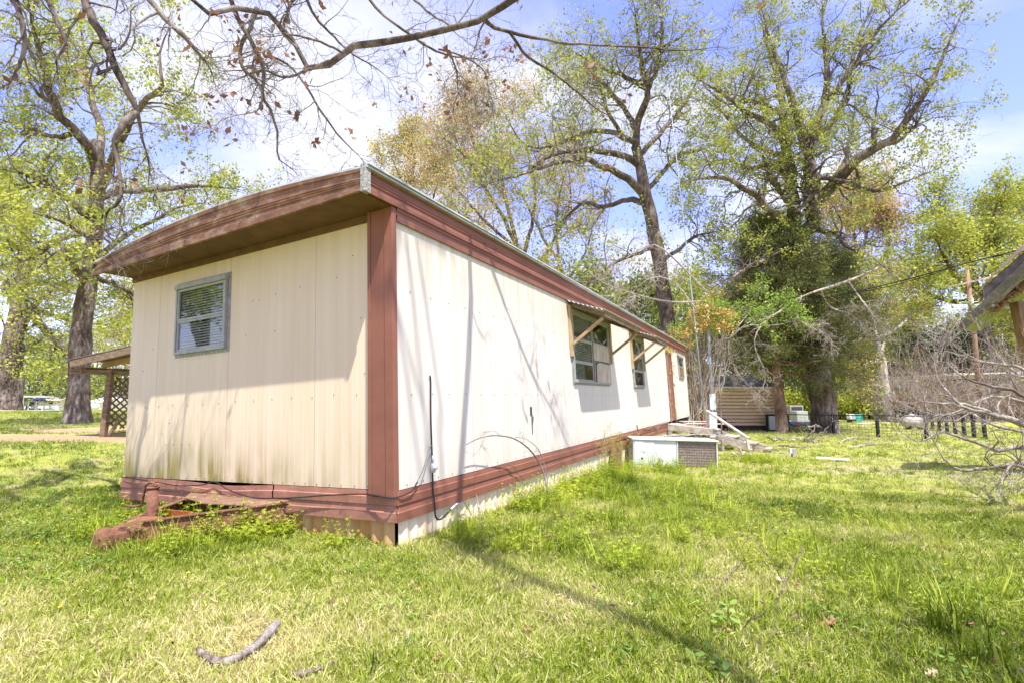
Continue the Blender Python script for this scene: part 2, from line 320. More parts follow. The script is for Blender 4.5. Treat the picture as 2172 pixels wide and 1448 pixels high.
def children(P, R, n, length, ang, K, up=.2, wig=.25, tmin=.25, rfac=.55, rend=.15, rmin=.003, lenvar=.4, tpow=1.0, droop=0, taper=.35):
    N, Kp, _ = P.shape
    idx = np.repeat(np.arange(N), n); M = len(idx)
    t = tmin+(1-tmin)*rng.random(M)**tpow; f = t*(Kp-1); i = np.minimum(f.astype(int), Kp-2); u = (f-i)[:, None]
    pos = P[idx, i]*(1-u)+P[idx, i+1]*u; r0 = R[idx, i]*(1-u[:, 0])+R[idx, i+1]*u[:, 0]
    tan = nrm(P[idx, i+1]-P[idx, i]); perp = nrm(np.cross(tan, rng.normal(size=(M, 3))))
    A = ang*(.7+.6*rng.random(M))[:, None]
    d = nrm(tan*np.cos(A)+perp*np.sin(A)+np.array([0, 0, up]))
    L = length*(1-lenvar+2*lenvar*rng.random(M))*(1-taper*t)
    out = np.zeros((M, K, 3)); out[:, 0] = pos; st = (L/(K-1))[:, None]
    for k in range(1, K):
        d = nrm(d+wig*rng.normal(size=(M, 3))+np.array([0, 0, up*.18-droop])); out[:, k] = out[:, k-1]+d*st
    rs = np.maximum(r0*rfac*(.6+.4*rng.random(M)), rmin)
    RR = rs[:, None]*np.linspace(1, rend, K)[None]; RR = np.maximum(RR, rmin*.6)
    return out, RR
def leaves(C, size, n, spread, aspect=.6, down=0., flat=0., tip=None):
    """n leaves round each centre; each leaf is a folded kite of two triangles"""
    M = len(C)*n; c = np.repeat(C, n, 0)+rng.normal(size=(M, 3))*spread
    d = nrm(rng.normal(size=(M, 3))+np.array([0, 0, -down])); s = nrm(np.cross(d, rng.normal(size=(M, 3))*np.array([1, 1, 1-flat])))
    nn_ = np.cross(d, s)
    L = (size*(.6+.8*rng.random(M)))[:, None]
    v0 = c; v1 = c+d*L*.5+s*L*aspect*.5+nn_*L*.12; v2 = c+d*L; v3 = c+d*L*.5-s*L*aspect*.5+nn_*L*.12
    V = np.stack([v0, v1, v2, v3], 1).reshape(-1, 3); b = np.arange(M)[:, None]*4
    Fq = np.concatenate([b+np.array([[0, 1, 2]]), b+np.array([[0, 2, 3]])], 0)
    cl = np.repeat(rng.random(len(C)), n)*.55+rng.random(M)*.45
    return V, Fq, np.repeat(cl, 4)
def cat_mesh(parts):
    Vs, Fs, o = [], {}, 0
    for V, Fq in parts:
        Vs.append(V); Fs.setdefault(Fq.shape[1], []).append(Fq+o); o += len(V)
    return np.concatenate(Vs), [np.concatenate(f) for f in Fs.values()]
def subset(C, p): return C[rng.random(len(C)) < p]
def traced(pts, depth, K=16, jit=.0, rscale=1.0, tipr=1.0):
    """pts: (x, y, width_px[, depth offset]) -> points and radii in the world"""
    P = [at(p[0], p[1], depth+(p[3] if len(p) > 3 else 0)) for p in pts]
    R = [max(p[2]/2/F_PX*np.linalg.norm(q-np.array([0, 0, CAM_H])), .004)*rscale for p, q in zip(pts, P)]
    P, R = smooth_poly(P, R, K); return P, R*np.interp(np.linspace(0, 1, K), [0, .65, 1], [1, 1, tipr])

def tree(name, label, base, trunk, limbs, bark, leaf, group=None, n1=10, n2=6, n3=4, l1=1.8, l2=.9, l3=.4, leafn=5, leafsize=.09, spread=.07, pleaf=.9,
         up=.3, twigmat=None, limb_stuff=False, cat='tree', tr_l1=0, wig=.3, tips=1, bare=None, flare=1.0, lfilter=None, down=0., sides=5, aspect=.6, droop=0., rmin=.006, extra=None):
    """base: world point; trunk: (P, R) polyline; limbs: list of (P, R)"""
    e = empty(name, tuple(base), label, cat, group); B = np.asarray(base, float)
    def sub(V): return V-B
    P, R = trunk; P = P.copy()
    K = len(P); R = R*(1+.05*rng.normal(size=K))
    V, Fq = tubes(P[None], R[None], 14)
    V = V+0; ring = np.arange(len(V))//14; 
    V += (rng.normal(size=V.shape)*R[ring][:, None]*.045)
    np_mesh('trunk', sub(V), [Fq], bark, e, True)
    allP, allR = [], []
    for (LP, LR) in limbs:
        LP = LP.copy(); LP[1:] += rng.normal(size=LP[1:].shape)*LR[1:, None]*.25
        V, Fq = tubes(LP[None], LR[None], 8); np_mesh('limb', sub(V), [Fq], bark, e, True)
        allP.append(LP); allR.append(LR)
    if tr_l1:
        a, b = children(P[None], R[None], tr_l1, l1*1.3, 1.2, 10, up=up, wig=.18, tmin=.45, rfac=.35); allP += list(a); allR += list(b)
        tw = [tubes(a, b, sides)]
    else: tw = []
    KK = 16
    AP = np.stack([smooth_poly(p, r, KK)[0] for p, r in zip(allP, allR)]); AR = np.stack([smooth_poly(p, r, KK)[1] for p, r in zip(allP, allR)])
    a, ar = children(AP, AR, n1, l1, .95, 8, up=up, wig=wig*.9, tmin=.30, rfac=.52, rmin=rmin*1.4, droop=droop)
    a2, ar2 = children(AP, AR, 3, l1*1.1, .5, 8, up=up, wig=wig*.8, tmin=.88, rfac=.8, rmin=rmin*1.4, droop=droop); a = np.concatenate([a, a2]); ar = np.concatenate([ar, ar2]); tw.append(tubes(a, ar, sides))
    b, br = children(a, ar, n2, l2, .9, 6, up=up, wig=wig, tmin=.2, rfac=.6, rmin=rmin, droop=droop); tw.append(tubes(b, br, 4))
    c, cr_ = children(b, br, n3, l3, .8, 4, up=up, wig=wig, tmin=.3, rfac=.7, rmin=rmin*.7, droop=droop); tw.append(tubes(c, cr_, 3))
    V, Fs = cat_mesh(tw); np_mesh('twigs', sub(V), Fs, twigmat or M_TWIG, e, False, None, 'stuff')
    if leaf and leafn:
        C = np.concatenate([c[:, -1], b[:, -1]]+([c[:, 2]] if tips > 1 else []))
        if lfilter is not None: C = C[lfilter(C)]
        C = subset(C, pleaf)
        V, Fq, tn = leaves(C, leafsize, leafn, spread, aspect, down)
        np_mesh('crown', sub(V), [Fq], leaf, e, False, tn, 'stuff')
    return e
def proc_limbs(top, n, L, r, el=(.2, 1.1), K=12, wig=.12, up=.1, trunkP=None, t0=.4):
    out = []
    for k in range(n):
        az_ = 2*math.pi*(k+random.random()*.7)/n; e_ = random.uniform(*el)
        if trunkP is not None:
            tt = t0+(1-t0)*(k+.5)/n; i = min(int(tt*(len(trunkP)-1)), len(trunkP)-1); p = trunkP[i].copy(); LL = L*(1.15-.5*tt)*random.uniform(.8, 1.15)
        else: p = np.array(top, float); LL = L*random.uniform(.75, 1.2)
        d = np.array([math.cos(az_)*math.cos(e_), math.sin(az_)*math.cos(e_), math.sin(e_)]); pts = [p.copy()]
        for i in range(K-1):
            d = nrm(d+rng.normal(size=3)*wig+np.array([0, 0, up*.3])); p = p+d*LL/(K-1); pts.append(p.copy())
        out.append((np.array(pts), np.linspace(r*random.uniform(.7, 1), r*.15, K)))
    return out
def auto_tree(name, label, base, height, trunk_r, nl, L, bark, leaf, lean=(0, 0), fork=.45, **kw):
    B = np.array(base, float); K = 14; s = np.linspace(0, 1, K)
    P = B+np.stack([lean[0]*s+.12*np.sin(s*5+B[0])*height*.05, lean[1]*s, s*height*kw.pop('trunkfrac', .75)], 1); P[0, 2] -= .2
    R = trunk_r*(1-.75*s)*(1+.5*np.exp(-s*18))
    lims = proc_limbs(None, nl, L, trunk_r*.5, kw.pop('el', (.3, 1.1)), trunkP=P, t0=fork, up=.25)
    return tree(name, label, B, (P, R), lims, bark, leaf, **kw)

# ------------------------------------------------------------------ ground
def axis(lim, n, p=2.6): s = np.linspace(-1, 1, n); return np.sign(s)*np.abs(s)**p*lim
gx = axis(420, 221); gy = axis(420, 221)+6
GX, GY = np.meshgrid(gx, gy); GZ = gz(GX, GY)
n_ = len(gx); ii = np.arange(n_*n_).reshape(n_, n_)
M_GND = bpy.data.materials.new('lawn_soil'); M_GND.use_nodes = True; t = M_GND.node_tree; b = t.nodes['Principled BSDF']; b.inputs['Roughness'].default_value = .95; b.inputs['Specular IOR Level'].default_value = .1
g = nn(t, 'ShaderNodeNewGeometry')
def noise(sc, det=5, ro=.6):
    n = nn(t, 'ShaderNodeTexNoise'); t.links.new(g.outputs['Position'], n.inputs['Vector']); n.inputs['Scale'].default_value = sc; n.inputs['Detail'].default_value = det; n.inputs['Roughness'].default_value = ro; return n
na = noise(.45, 4); nb = noise(26, 6, .75); nc = noise(3.1, 5)
r1 = nn(t, 'ShaderNodeValToRGB'); t.links.new(nb.outputs['Fac'], r1.inputs[0]); e = r1.color_ramp.elements
e[0].position = .3; e[0].color = (.17,.19,.035,1); e[1].position = .72; e[1].color = (.52,.50,.16,1); x = e.new(.5); x.color = (.34,.37,.06,1)
r2 = nn(t, 'ShaderNodeValToRGB'); t.links.new(nb.outputs['Fac'], r2.inputs[0]); e = r2.color_ramp.elements
e[0].position = .3; e[0].color = (.28,.22,.11,1); e[1].position = .72; e[1].color = (.60,.52,.30,1)
sa = nn(t, 'ShaderNodeMath', operation='ADD'); t.links.new(na.outputs['Fac'], sa.inputs[0]); t.links.new(nc.outputs['Fac'], sa.inputs[1])
ra = nn(t, 'ShaderNodeMapRange'); t.links.new(sa.outputs[0], ra.inputs[0]); ra.inputs[1].default_value = .95; ra.inputs[2].default_value = 1.2
m1 = nn(t, 'ShaderNodeMix', data_type='RGBA'); t.links.new(ra.outputs[0], m1.inputs[0]); t.links.new(r1.outputs[0], m1.inputs[6]); t.links.new(r2.outputs[0], m1.inputs[7])
# bare reddish earth beside the left oak: an ellipse broken up by noise
sp = nn(t, 'ShaderNodeSeparateXYZ'); t.links.new(g.outputs['Position'], sp.inputs[0])
DIRT = [(gp(60, 926), 5.0, 1.3), (gp(225, 912), 3.2, 1.0)]
prev = m1
for (dc, rx, ry) in DIRT:
    f1 = nn(t, 'ShaderNodeMath', operation='MULTIPLY_ADD'); t.links.new(sp.outputs['X'], f1.inputs[0]); f1.inputs[1].default_value = 1/rx; f1.inputs[2].default_value = -dc[0]/rx
    f2 = nn(t, 'ShaderNodeMath', operation='MULTIPLY_ADD'); t.links.new(sp.outputs['Y'], f2.inputs[0]); f2.inputs[1].default_value = 1/ry; f2.inputs[2].default_value = -dc[1]/ry
    p1 = nn(t, 'ShaderNodeMath', operation='MULTIPLY'); t.links.new(f1.outputs[0], p1.inputs[0]); t.links.new(f1.outputs[0], p1.inputs[1])
    p2 = nn(t, 'ShaderNodeMath', operation='MULTIPLY_ADD'); t.links.new(f2.outputs[0], p2.inputs[0]); t.links.new(f2.outputs[0], p2.inputs[1]); t.links.new(p1.outputs[0], p2.inputs[2])
    p3 = nn(t, 'ShaderNodeMath', operation='MULTIPLY_ADD'); t.links.new(nc.outputs['Fac'], p3.inputs[0]); p3.inputs[1].default_value = 1.8; t.links.new(p2.outputs[0], p3.inputs[2])
    p4 = nn(t, 'ShaderNodeMapRange'); t.links.new(p3.outputs[0], p4.inputs[0]); p4.inputs[1].default_value = 2.0; p4.inputs[2].default_value = 1.1
    m2 = nn(t, 'ShaderNodeMix', data_type='RGBA'); t.links.new(p4.outputs[0], m2.inputs[0]); t.links.new(prev.outputs[2], m2.inputs[6]); m2.inputs[7].default_value = (.44,.29,.17,1); prev = m2
t.links.new(prev.outputs[2], b.inputs['Base Color'])
bp = nn(t, 'ShaderNodeBump'); bp.inputs['Strength'].default_value = .8; bp.inputs['Distance'].default_value = .05; t.links.new(nb.outputs['Fac'], bp.inputs['Height']); t.links.new(bp.outputs[0], b.inputs['Normal'])
np_mesh('ground', np.stack([GX.ravel(), GY.ravel(), GZ.ravel()], 1), [np.stack([ii[:-1, :-1], ii[:-1, 1:], ii[1:, 1:], ii[1:, :-1]], -1).reshape(-1, 4)], M_GND, None, True, kind='structure')
# pale gravel lane beyond the left oak
M_GRAVEL = mat('gravel', (.45,.42,.38), (.68,.64,.58), 30, .95, .5, 60, coords='Object')
px = np.linspace(-75, 5, 81); V = []
for x_ in px:
    y0 = 33.0+.00*x_; V += [(x_, y0, float(gz(x_, y0))+.03), (x_, y0+1.7, float(gz(x_, y0+1.7))+.03)]
np_mesh('gravel_road', V, [np.array([[2*i, 2*i+2, 2*i+3, 2*i+1] for i in range(80)])], M_GRAVEL, None, True, kind='structure')

# ------------------------------------------------------------------ mobile home (local axes: a along the long wall, b along the end wall, c up)
home = empty('mobile_home', tuple(P0), 'long cream aluminium mobile home with brown trim standing in the middle of the lawn', 'mobile home')
home.matrix_world = Matrix(((HX[0], HY[0], HZ[0], P0[0]), (HX[1], HY[1], HZ[1], P0[1]), (HX[2], HY[2], HZ[2], P0[2]), (0, 0, 0, 1)))
HW, LW, WW, EV = 2.387, 17.0, 4.2, 2.45
def siding(name, plane, u0, u1, z0, z1, pitch, groove, holes, m, parent, wave=False, off=0., gap=.0015):
    """sheet with pressed grooves; plane 'end' lies on a=0 facing -a, 'side' on b=0 facing -b; holes (u0,u1,z0,z1)"""
    u0 += gap; u1 -= gap; us = []
    k = math.ceil(u0/pitch); us.append((u0, 0))
    if wave:
        n = int((u1-u0)/pitch*6); us = [(u0+(u1-u0)*i/n, groove*.5*(1-math.cos(2*math.pi*(u0+(u1-u0)*i/n)/pitch))) for i in range(n+1)]
    else:
        while k*pitch < u1-.01:
            u = k*pitch
            if u-.008 > u0+.004: us += [(u-.008, 0), (u-.004, groove), (u+.004, groove), (u+.008, 0)]
            k += 1
        us.append((u1, 0))
    for h in holes:
        for e in h[:2]:
            if u0 < e < u1: us = [q for q in us if abs(q[0]-e) > .01]+[(e, 0)]
    us = sorted(us); mb = MB()
    for (a, da), (b_, db) in zip(us[:-1], us[1:]):
        mid = (a+b_)/2; cuts = sorted([(h[2], h[3]) for h in holes if h[0]-1e-6 < mid < h[1]+1e-6]); z = z0; seg = []
        for c0, c1 in cuts:
            if c0 > z: seg.append((z, c0))
            z = max(z, c1)
        if z < z1: seg.append((z, z1))
        for (c0, c1) in seg:
            if plane == 'end': mb.add([(off+da, a, c0), (off+da, a, c1), (off+db, b_, c1), (off+db, b_, c0)], [(0,1,2,3)])
            else: mb.add([(a, off+da, c0), (b_, off+db, c0), (b_, off+db, c1), (a, off+da, c1)], [(0,1,2,3)])
    return mb.build(name, m, parent)
ENDWIN = (2.30, 3.21, 1.39, 2.19)
for u0, u1 in ((.02, .98), (.98, 2.28), (2.28, 3.6), (3.6, 4.2)):
    siding('siding_panel', 'end', u0, u1, 0, EV, .062, .0011, [ENDWIN], M_END, home)
SW = [(4.37, 6.43, 1.0, 2.20), (8.42, 9.43, .98, 2.18), (15.12, 16.18, 1.40, 2.2), (12.87, 13.68, .02, 2.13)]
edges = [0, 1.22, 2.44, 3.66, 4.88, 6.1, 7.32, 8.54, 9.76, 10.98, 12.2, 13.42, 14.64, 15.86, 17.0]
HOLE = [(2.66, 2.735, .52, .64), (2.70, 2.725, .28, .52)]
for u0, u1 in zip(edges[:-1], edges[1:]):
    siding('siding_panel', 'side', u0, u1, 0, 2.36, .10, .0015, SW+HOLE, M_SIDE, home)
# body behind the sheets
mb = MB(); mb.box(.06, LW-.05, .06, WW-.05, -.22, -.06); mb.build('floor', M_DARK, home)
MB().box(.02, LW, WW, WW+.02, -.2, EV).build('rear_wall', M_SIDE, home); MB().box(LW, LW+.02, .0, WW, -.2, EV).build('far_end_wall', M_SIDE, home)
M_PAN = mat('panelling', (.16,.10,.06), (.22,.14,.08), 5, .7)
MB().box(3.2, 3.25, .06, 1.89, -.06, 2.4).build('partition', M_PAN, home); MB().box(7.6, 7.65, .06, 1.89, -.06, 2.4).build('partition', M_PAN, home); MB().box(.06, 16.9, 1.9, 1.95, -.06, 2.4).build('partition', M_PAN, home)
mb = MB(); mb.box(.015, .02, .0, WW, 0, EV)
# dark batten behind each seam
for u in (.98, 2.28, 3.6): 
    zz = [(0, 1.36), (2.22, EV)] if 2.2 < u < 3.3 else [(0, EV)]
    for z0, z1 in zz: MB().box(.006, .012, u-.02, u+.02, z0, z1).build('seam_batten', M_GASKET, home)
for u in edges[1:-1]: MB().box(u-.02, u+.02, .006, .012, 0, .95).build('seam_batten', M_GASKET, home)
mb = MB(); mb.box(2.6, 2.8, .03, .035, .2, .7); mb.build('cavity_board', M_DARK, home)
# torn edges of the hole in the long wall
mb = MB(); mb.add([(2.66, 0, .64), (2.66, -.012, .55), (2.668, -.02, .52), (2.676, 0, .64)], [(0,1,2,3)])
mb.add([(2.70, 0, .52), (2.69, -.014, .44), (2.705, -.004, .30), (2.712, .004, .40)], [(0,1,2,3)])
mb.add([(2.735, 0, .54), (2.728, -.022, .50), (2.72, -.006, .40), (2.715, 0, .52)], [(0,1,2,3)]); mb.build('torn_edge', M_GASKET, home)

def bow(b): return .195-.10*b/4.2+.142*(1-((b-2.1)/2.1)**2)
def dip(b): return -.06*min(max(b, 0), 4.2)/4.2
def rows(name, prof, us, fn, m, flip=False):
    """ribbed strip: prof = [(height fraction, outset)], fn(u, frac, out) -> local point"""
    mb = MB(); V = [fn(u, f, o) for u in us for (f, o) in prof]; k = len(prof)
    F = [(i*k+j, (i+1)*k+j, (i+1)*k+j+1, i*k+j+1) for i in range(len(us)-1) for j in range(k-1)]
    if flip: F = [f[::-1] for f in F]
    return mb.add(V, F).build(name, m, home)
rib = [(0, 0), (.0, .03), (.2, .034), (.22, .012), (.36, .008), (.38, .018), (.42, .02), (.44, .006), (.47, .018), (.51, .02), (.53, .006), (.56, .018), (.60, .018), (.62, .0), (.86, .004), (.88, .016), (1, .02), (1, -.01)]
bs = np.linspace(-.03, 4.2, 26)
rows('end_fascia', rib, bs, lambda u, f, o: (-.41-o, u, EV+dip(u)+f*(bow(min(max(u, 0), 4.2))-dip(u))), M_BROWN_OLD, True)
rib2 = [(0, 0), (0, .022), (.14, .024), (.16, .008), (.40, .004), (.42, .014), (.47, .016), (.49, .004), (.53, .014), (.58, .014), (.60, .0), (.84, .002), (.86, .014), (1, .018), (1, -.01)]
aa = [-.38, 0, 2, 4, 6, 8, 10, 12, 14, 17.15]
rows('side_fascia', rib2, aa, lambda u, f, o: (u, -.02-o, EV+.0+f*.215), M_BROWN)
rib3 = [(0, -.0), (0, .012), (.45, .014), (.5, .003), (.75, .003), (.78, .012), (1, .014)]
rows('eave_trim', rib3, [0, 3, 6, 9, 12, 15, 17.15], lambda u, f, o: (u, -.012-o, 2.325+f*.125), M_BROWN)
rows('side_fascia', rib2, [-.38, 17.15], lambda u, f, o: (u, WW+.03+o, EV+f*.12), M_BROWN, True)
mb = MB(); mb.box(-.445, -.37, -.062, -.018, EV-.01, EV+.225); mb.build('corner_seal', M_SEAL, home)
MB().box(-.395, .0, .0, 4.2, EV, EV+.012).build('soffit', M_SOFFIT, home)
mb = MB(); mb.box(-.02, -.001, .26, 4.21, EV-.07, EV-.003); mb.build('soffit_trim', M_SOFFIT, home)
# roof sheet, bowed
V = []; F = []; us = np.linspace(-.07, 4.26, 20)
for i, u in enumerate(us):
    z = EV+bow(min(max(u, 0), 4.2))+.012
    V += [(-.425, u, z-.01), (17.25, u, z), (-.425, u, z+.008), (17.25, u, z+.022)]
for i in range(len(us)-1):
    k = i*4; F += [(k+2, k+3, k+7, k+6), (k, k+4, k+5, k+1), (k, k+2, k+6, k+4), (k+1, k+5, k+7, k+3)]
F += [(0, 1, 3, 2)]
MB().add(V, F).build('roof', M_ROOF, home)
mb = MB()
for k in range(5): a_ = -.42+k*3.6; MB().box(a_, a_+3.58, -.085, -.03, EV+.222, EV+.238).build('drip_edge', M_ROOF, home)
# corner post
mb = MB(); mb.box(-.052, 0, -.018, .27, -.045, EV-.002); mb.box(-.062, -.052, -.018, .075, -.045, EV-.002); mb.box(-.06, -.052, .235, .27, -.04, EV-.002); mb.build('corner_trim', M_BROWN, home, bev=.004)
# belt below the siding
rb = [(0, .0), (0, .018), (.30, .021), (.33, .010), (.52, .006), (.55, .018), (.80, .020), (.83, .011), (1, .008), (1, 0)]
def sag(u): return -.035*math.exp(-((u-2.3)/.5)**2)
bu = [-.03, .6, 1.2, 1.5]
rows('belt_panel', rb, bu, lambda u, f, o: (-.004-o, u, -.255+f*.25), M_BELT, True)
rows('belt_panel', rb, np.linspace(1.505, 4.2, 14), lambda u, f, o: (-.012-o-.03*math.exp(-((u-1.9)/.25)**2)*(f), u, -.255+f*.25+sag(u)*(1-.2*f)), M_BELT, True)
for u0, u1 in ((-.03, 1.75), (1.745, 3.72), (3.715, 5.7), (5.695, 9.3), (9.295, 12.4)):
    rows('belt_panel', rb, [u0, (u0+u1)/2, u1], lambda u, f, o: (u, -.002-o-.003*(u0 > 1), -.255+f*.25), M_BROWN)
# skirting: corrugated sheets
for u0, u1 in ((.06, .82), (.82, 1.64), (1.64, 2.46), (2.46, 3.3), (3.3, 4.12)):
    siding('skirt_sheet', 'end', u0, u1, -.62, -.24, .14, .022, [], M_SKE, home, True, .012)
for u0, u1 in ((.02, .9), (.9, 1.75), (1.75, 2.6), (2.6, 3.45), (3.45, 4.3), (4.3, 5.15), (5.15, 6.15), (6.95, 7.5), (7.7, 8.9), (8.9, 10.2), (10.2, 11.4), (11.4, 12.6)):
    siding('skirt_sheet', 'side', u0, u1, -.95, -.24, .13, .02, [], M_SKS, home, True, .01)
MB().box(.2, 17, 4.0, 4.05, -.9, -.2).build('rear_skirt', M_SKS, home); MB().box(.9, 16, 2.0, 2.2, -.9, -.24).build('chassis_beam', M_RUST, home)
MB().bar((6.28, -.01, -.26), (6.28, -.01, -.95), .09, .09).build('skirt_post', M_WOODG, home); MB().bar((6.8, .0, -.26), (6.8, 0, -.95), .12, .05).build('skirt_post', M_WOODG, home)
mb = MB(); mb.add([(6.02, -.055, -.30), (6.62, -.06, -.22), (6.75, -.10, -.74), (6.20, -.13, -.86), (6.02, -.045, -.30), (6.62, -.05, -.22), (6.75, -.09, -.74), (6.20, -.12, -.86)], [(0,3,2,1),(4,5,6,7),(0,1,5,4),(1,2,6,5),(2,3,7,6),(3,0,4,7)]); mb.build('loose_belt_piece', M_BROWN, home)
# screws in rows
mb = MB()
def scr_end(b, c): mb.box(-.007, 0, b-.0035, b+.0035, c-.0035, c+.0035)
def scr_side(a, c): mb.box(a-.004, a+.004, -.006, 0, c-.004, c+.004)
for k in range(26): scr_end(.33+k*.152+random.uniform(-.01,.01), .022)
for k in range(14): scr_end(.45+k*.28, .82+random.uniform(-.012,.012))
for b_, c_ in ((3.75,.8),(3.3,.62),(3.2,.38),(3.05,.38),(2.9,.38),(3.35,.38),(3.42,.5),(1.9,1.85),(1.8,1.85),(1.55,1.88),(1.2,1.9),(.7,1.92),(2.0,1.5),(1.55,1.5),(.4,1.5),(.5,2.1),(.36,1.0),(3.9,1.25),(3.7,1.5)): scr_end(b_, c_)
for k in range(74): scr_side(.12+k*.23, .03)
for k in range(48): scr_side(.2+k*.30+random.uniform(-.02,.02), .80+random.uniform(-.008,.008))
for k in range(13): scr_side(.2+k*.31, 1.72+random.uniform(-.01,.01))
for k in range(30): mb.box(-.05, -.038, .2+k*.13-.005, .2+k*.13+.005, -.135, -.125) if k % 3 == 0 else None
mb.build('screws', M_SCREW, home, kind='stuff')

def win(plane, u0, u1, z0, z1, layout, name='window', flange=True, parent=home, lab=None):
    """layout: columns of panes [(x fraction0, x fraction1, [(z fraction0, z fraction1, kind)...])]"""
    def T(u, o, z): return (-o, u, z) if plane == 'end' else (u, -o, z)
    def bx(mb, ua, ub, oa, ob, za, zb):
        vs = [T(u, o, z) for z in (za, zb) for (u, o) in ((ua, oa), (ub, oa), (ub, ob), (ua, ob))]
        mb.add(vs, [(0,3,2,1),(4,5,6,7),(0,1,5,4),(1,2,6,5),(2,3,7,6),(3,0,4,7)])
    e = empty(name); e.parent = parent
    if lab: e['label'] = lab
    mb = MB(); f = .035
    bx(mb, u0-f, u1+f, .0015, .008, z0-f, z0+.01); bx(mb, u0-f, u1+f, .0015, .008, z1-.01, z1+f); bx(mb, u0-f, u0+.01, .0015, .008, z0+.01, z1-.01); bx(mb, u1-.01, u1+f, .0015, .008, z0+.01, z1-.01); mb.build('flange', M_ALU, e)
    mb = MB(); w = .03
    bx(mb, u0, u1, .009, .045, z0, z0+w); bx(mb, u0-.01, u1+.01, .009, .06, z1-w-.02, z1); bx(mb, u0, u0+w*.8, .009, .045, z0+w, z1-w-.02); bx(mb, u1-w*.8, u1, .009, .045, z0+w, z1-w-.02); mb.build('frame', M_ALU, e, bev=.002)
    mb = MB()
    for k in range(int((u1-u0)/.07)+1):
        for z in (z0-.022, z1+.022): bx(mb, u0+k*.07-.004, u0+k*.07+.004, .008, .012, z-.004, z+.004)
    for k in range(int((z1-z0)/.11)+1):
        for u in (u0-.022, u1+.022): bx(mb, u-.004, u+.004, .008, .012, z0+k*.11-.004, z0+k*.11+.004)
    mb.build('frame_screws', M_SCREW, e, kind='stuff')
    iu0, iu1, iz0, iz1 = u0+.026, u1-.026, z0+.032, z1-.052
    for (fa, fb, rws) in layout:
        a = iu0+(iu1-iu0)*fa; b_ = iu0+(iu1-iu0)*fb
        for (g0, g1, kind) in rws:
            c0 = iz0+(iz1-iz0)*g0; c1 = iz0+(iz1-iz0)*g1; s = .026; oo = .036 if g0 > .4 else .03
            mb = MB(); bx(mb, a, b_, .012, oo, c0, c0+s); bx(mb, a, b_, .012, oo, c1-s, c1); bx(mb, a, a+s, .012, oo, c0+s, c1-s); bx(mb, b_-s, b_, .012, oo, c0+s, c1-s)
            if kind != 'ply': mb.build('sash', M_ALU, e, bev=.002)
            if kind in ('glass', 'blind', 'half'):
                mb = MB(); bx(mb, a+s*.8, b_-s*.8, .018, .021, c0+s*.8, c1-s*.8); mb.build('pane', M_GLASS, e)
            if kind == 'ply':
                zs = c0+(c1-c0)*.48; mb = MB()
                bx(mb, a+.01, b_-.008, .020, .034, zs+.06, c1); mb.build('plywood_piece', M_PLY, e)
                mb = MB(); vs = [T(u, o, z) for o in (.036, .048) for (u, z) in ((a+.10, c0), (b_+.005, c0+.0), (b_+.005, zs+.02), (b_-.16, zs+.015), (a+.27, zs+.03), (a+.12, zs-.02))]
                mb.add(vs, [(0,1,2,3,4,5), (11,10,9,8,7,6)]+[(i, (i+1) % 6+0, (i+1) % 6+6, i+6) for i in range(6)]); mb.build('plywood_piece', M_PLY, e)
                mb = MB(); bx(mb, a+.0, b_, .009, .013, c0, c1); mb.build('dark_backing', M_GASKET, e)
                mb = MB(); bx(mb, a, a+.05, .014, .04, c0, zs+.05); bx(mb, b_-.02, b_+.012, .014, .035, zs, c1); mb.build('stile', M_WOODG, e)
            if kind == 'board':
                mb = MB(); bx(mb, a+.01, b_-.01, .022, .034, c0+.01, c1-.01); mb.build('brown_board', M_BROWN_OLD, e)
            if kind in ('blind', 'half'):
                mb = MB(); z = c0+.03; um = b_-.012 if kind == 'blind' else a+(b_-a)*.6
                while z < c1-.02:
                    j = random.uniform(-.002, .002)
                    vs = [T(a+.012, .004, z-.010+j), T(um, .004, z-.010-j), T(um, -.010, z+.012-j), T(a+.012, -.010, z+.012+j)]
                    mb.add(vs, [(0,1,2,3)]); z += .030
                mb.build('blind_slats', M_BLIND, e, kind='stuff')
                mb = MB()
                for q in (.3, .62): 
                    uq = a+(um-a)*q; MB().tube([T(uq, .007, c0+.02), T(uq, .007, c1-.02)], .0015, 4).build('blind_cord', M_BLIND, e)
    return e
win('end', *ENDWIN, [(0, 1, [(0, .485, 'blind'), (.485, 1, 'blind')])])
win('side', *SW[0], [(0, .49, [(0, .28, 'half'), (.28, .62, 'blind'), (.62, 1, 'blind')]), (.51, 1, [(0, .62, 'ply'), (.62, 1, 'glass')])], lab='window with weathered plywood filling its right half')
win('side', *SW[1], [(0, 1, [(0, .32, 'glass'), (.32, .64, 'blind'), (.64, 1, 'blind')])])
win('side', *SW[2], [(0, 1, [(0, .52, 'board'), (.52, 1, 'glass')])], lab='window with a brown board over its lower half')
# door
d = empty('door'); d.parent = home; a0, a1, z0, z1 = SW[3]
mb = MB(); mb.box(a0-.04, a0+.02, -.03, -.001, 0, z1+.04); mb.box(a1-.02, a1+.04, -.03, -.001, 0, z1+.04); mb.box(a0+.02, a1-.02, -.03, -.001, z1-.02, z1+.04); mb.build('door_frame', M_BROWN, d)
mb = MB(); mb.box(a0+.02, a1-.02, -.012, .03, .02, z1-.02); mb.build('door_leaf', M_BROWN, d)
mb = MB(); mb.tube([(a0+.1, -.012, .95), (a0+.1, -.06, .95), (a0+.16, -.065, .95)], .012, 6); mb.build('handle', M_ALU, d)
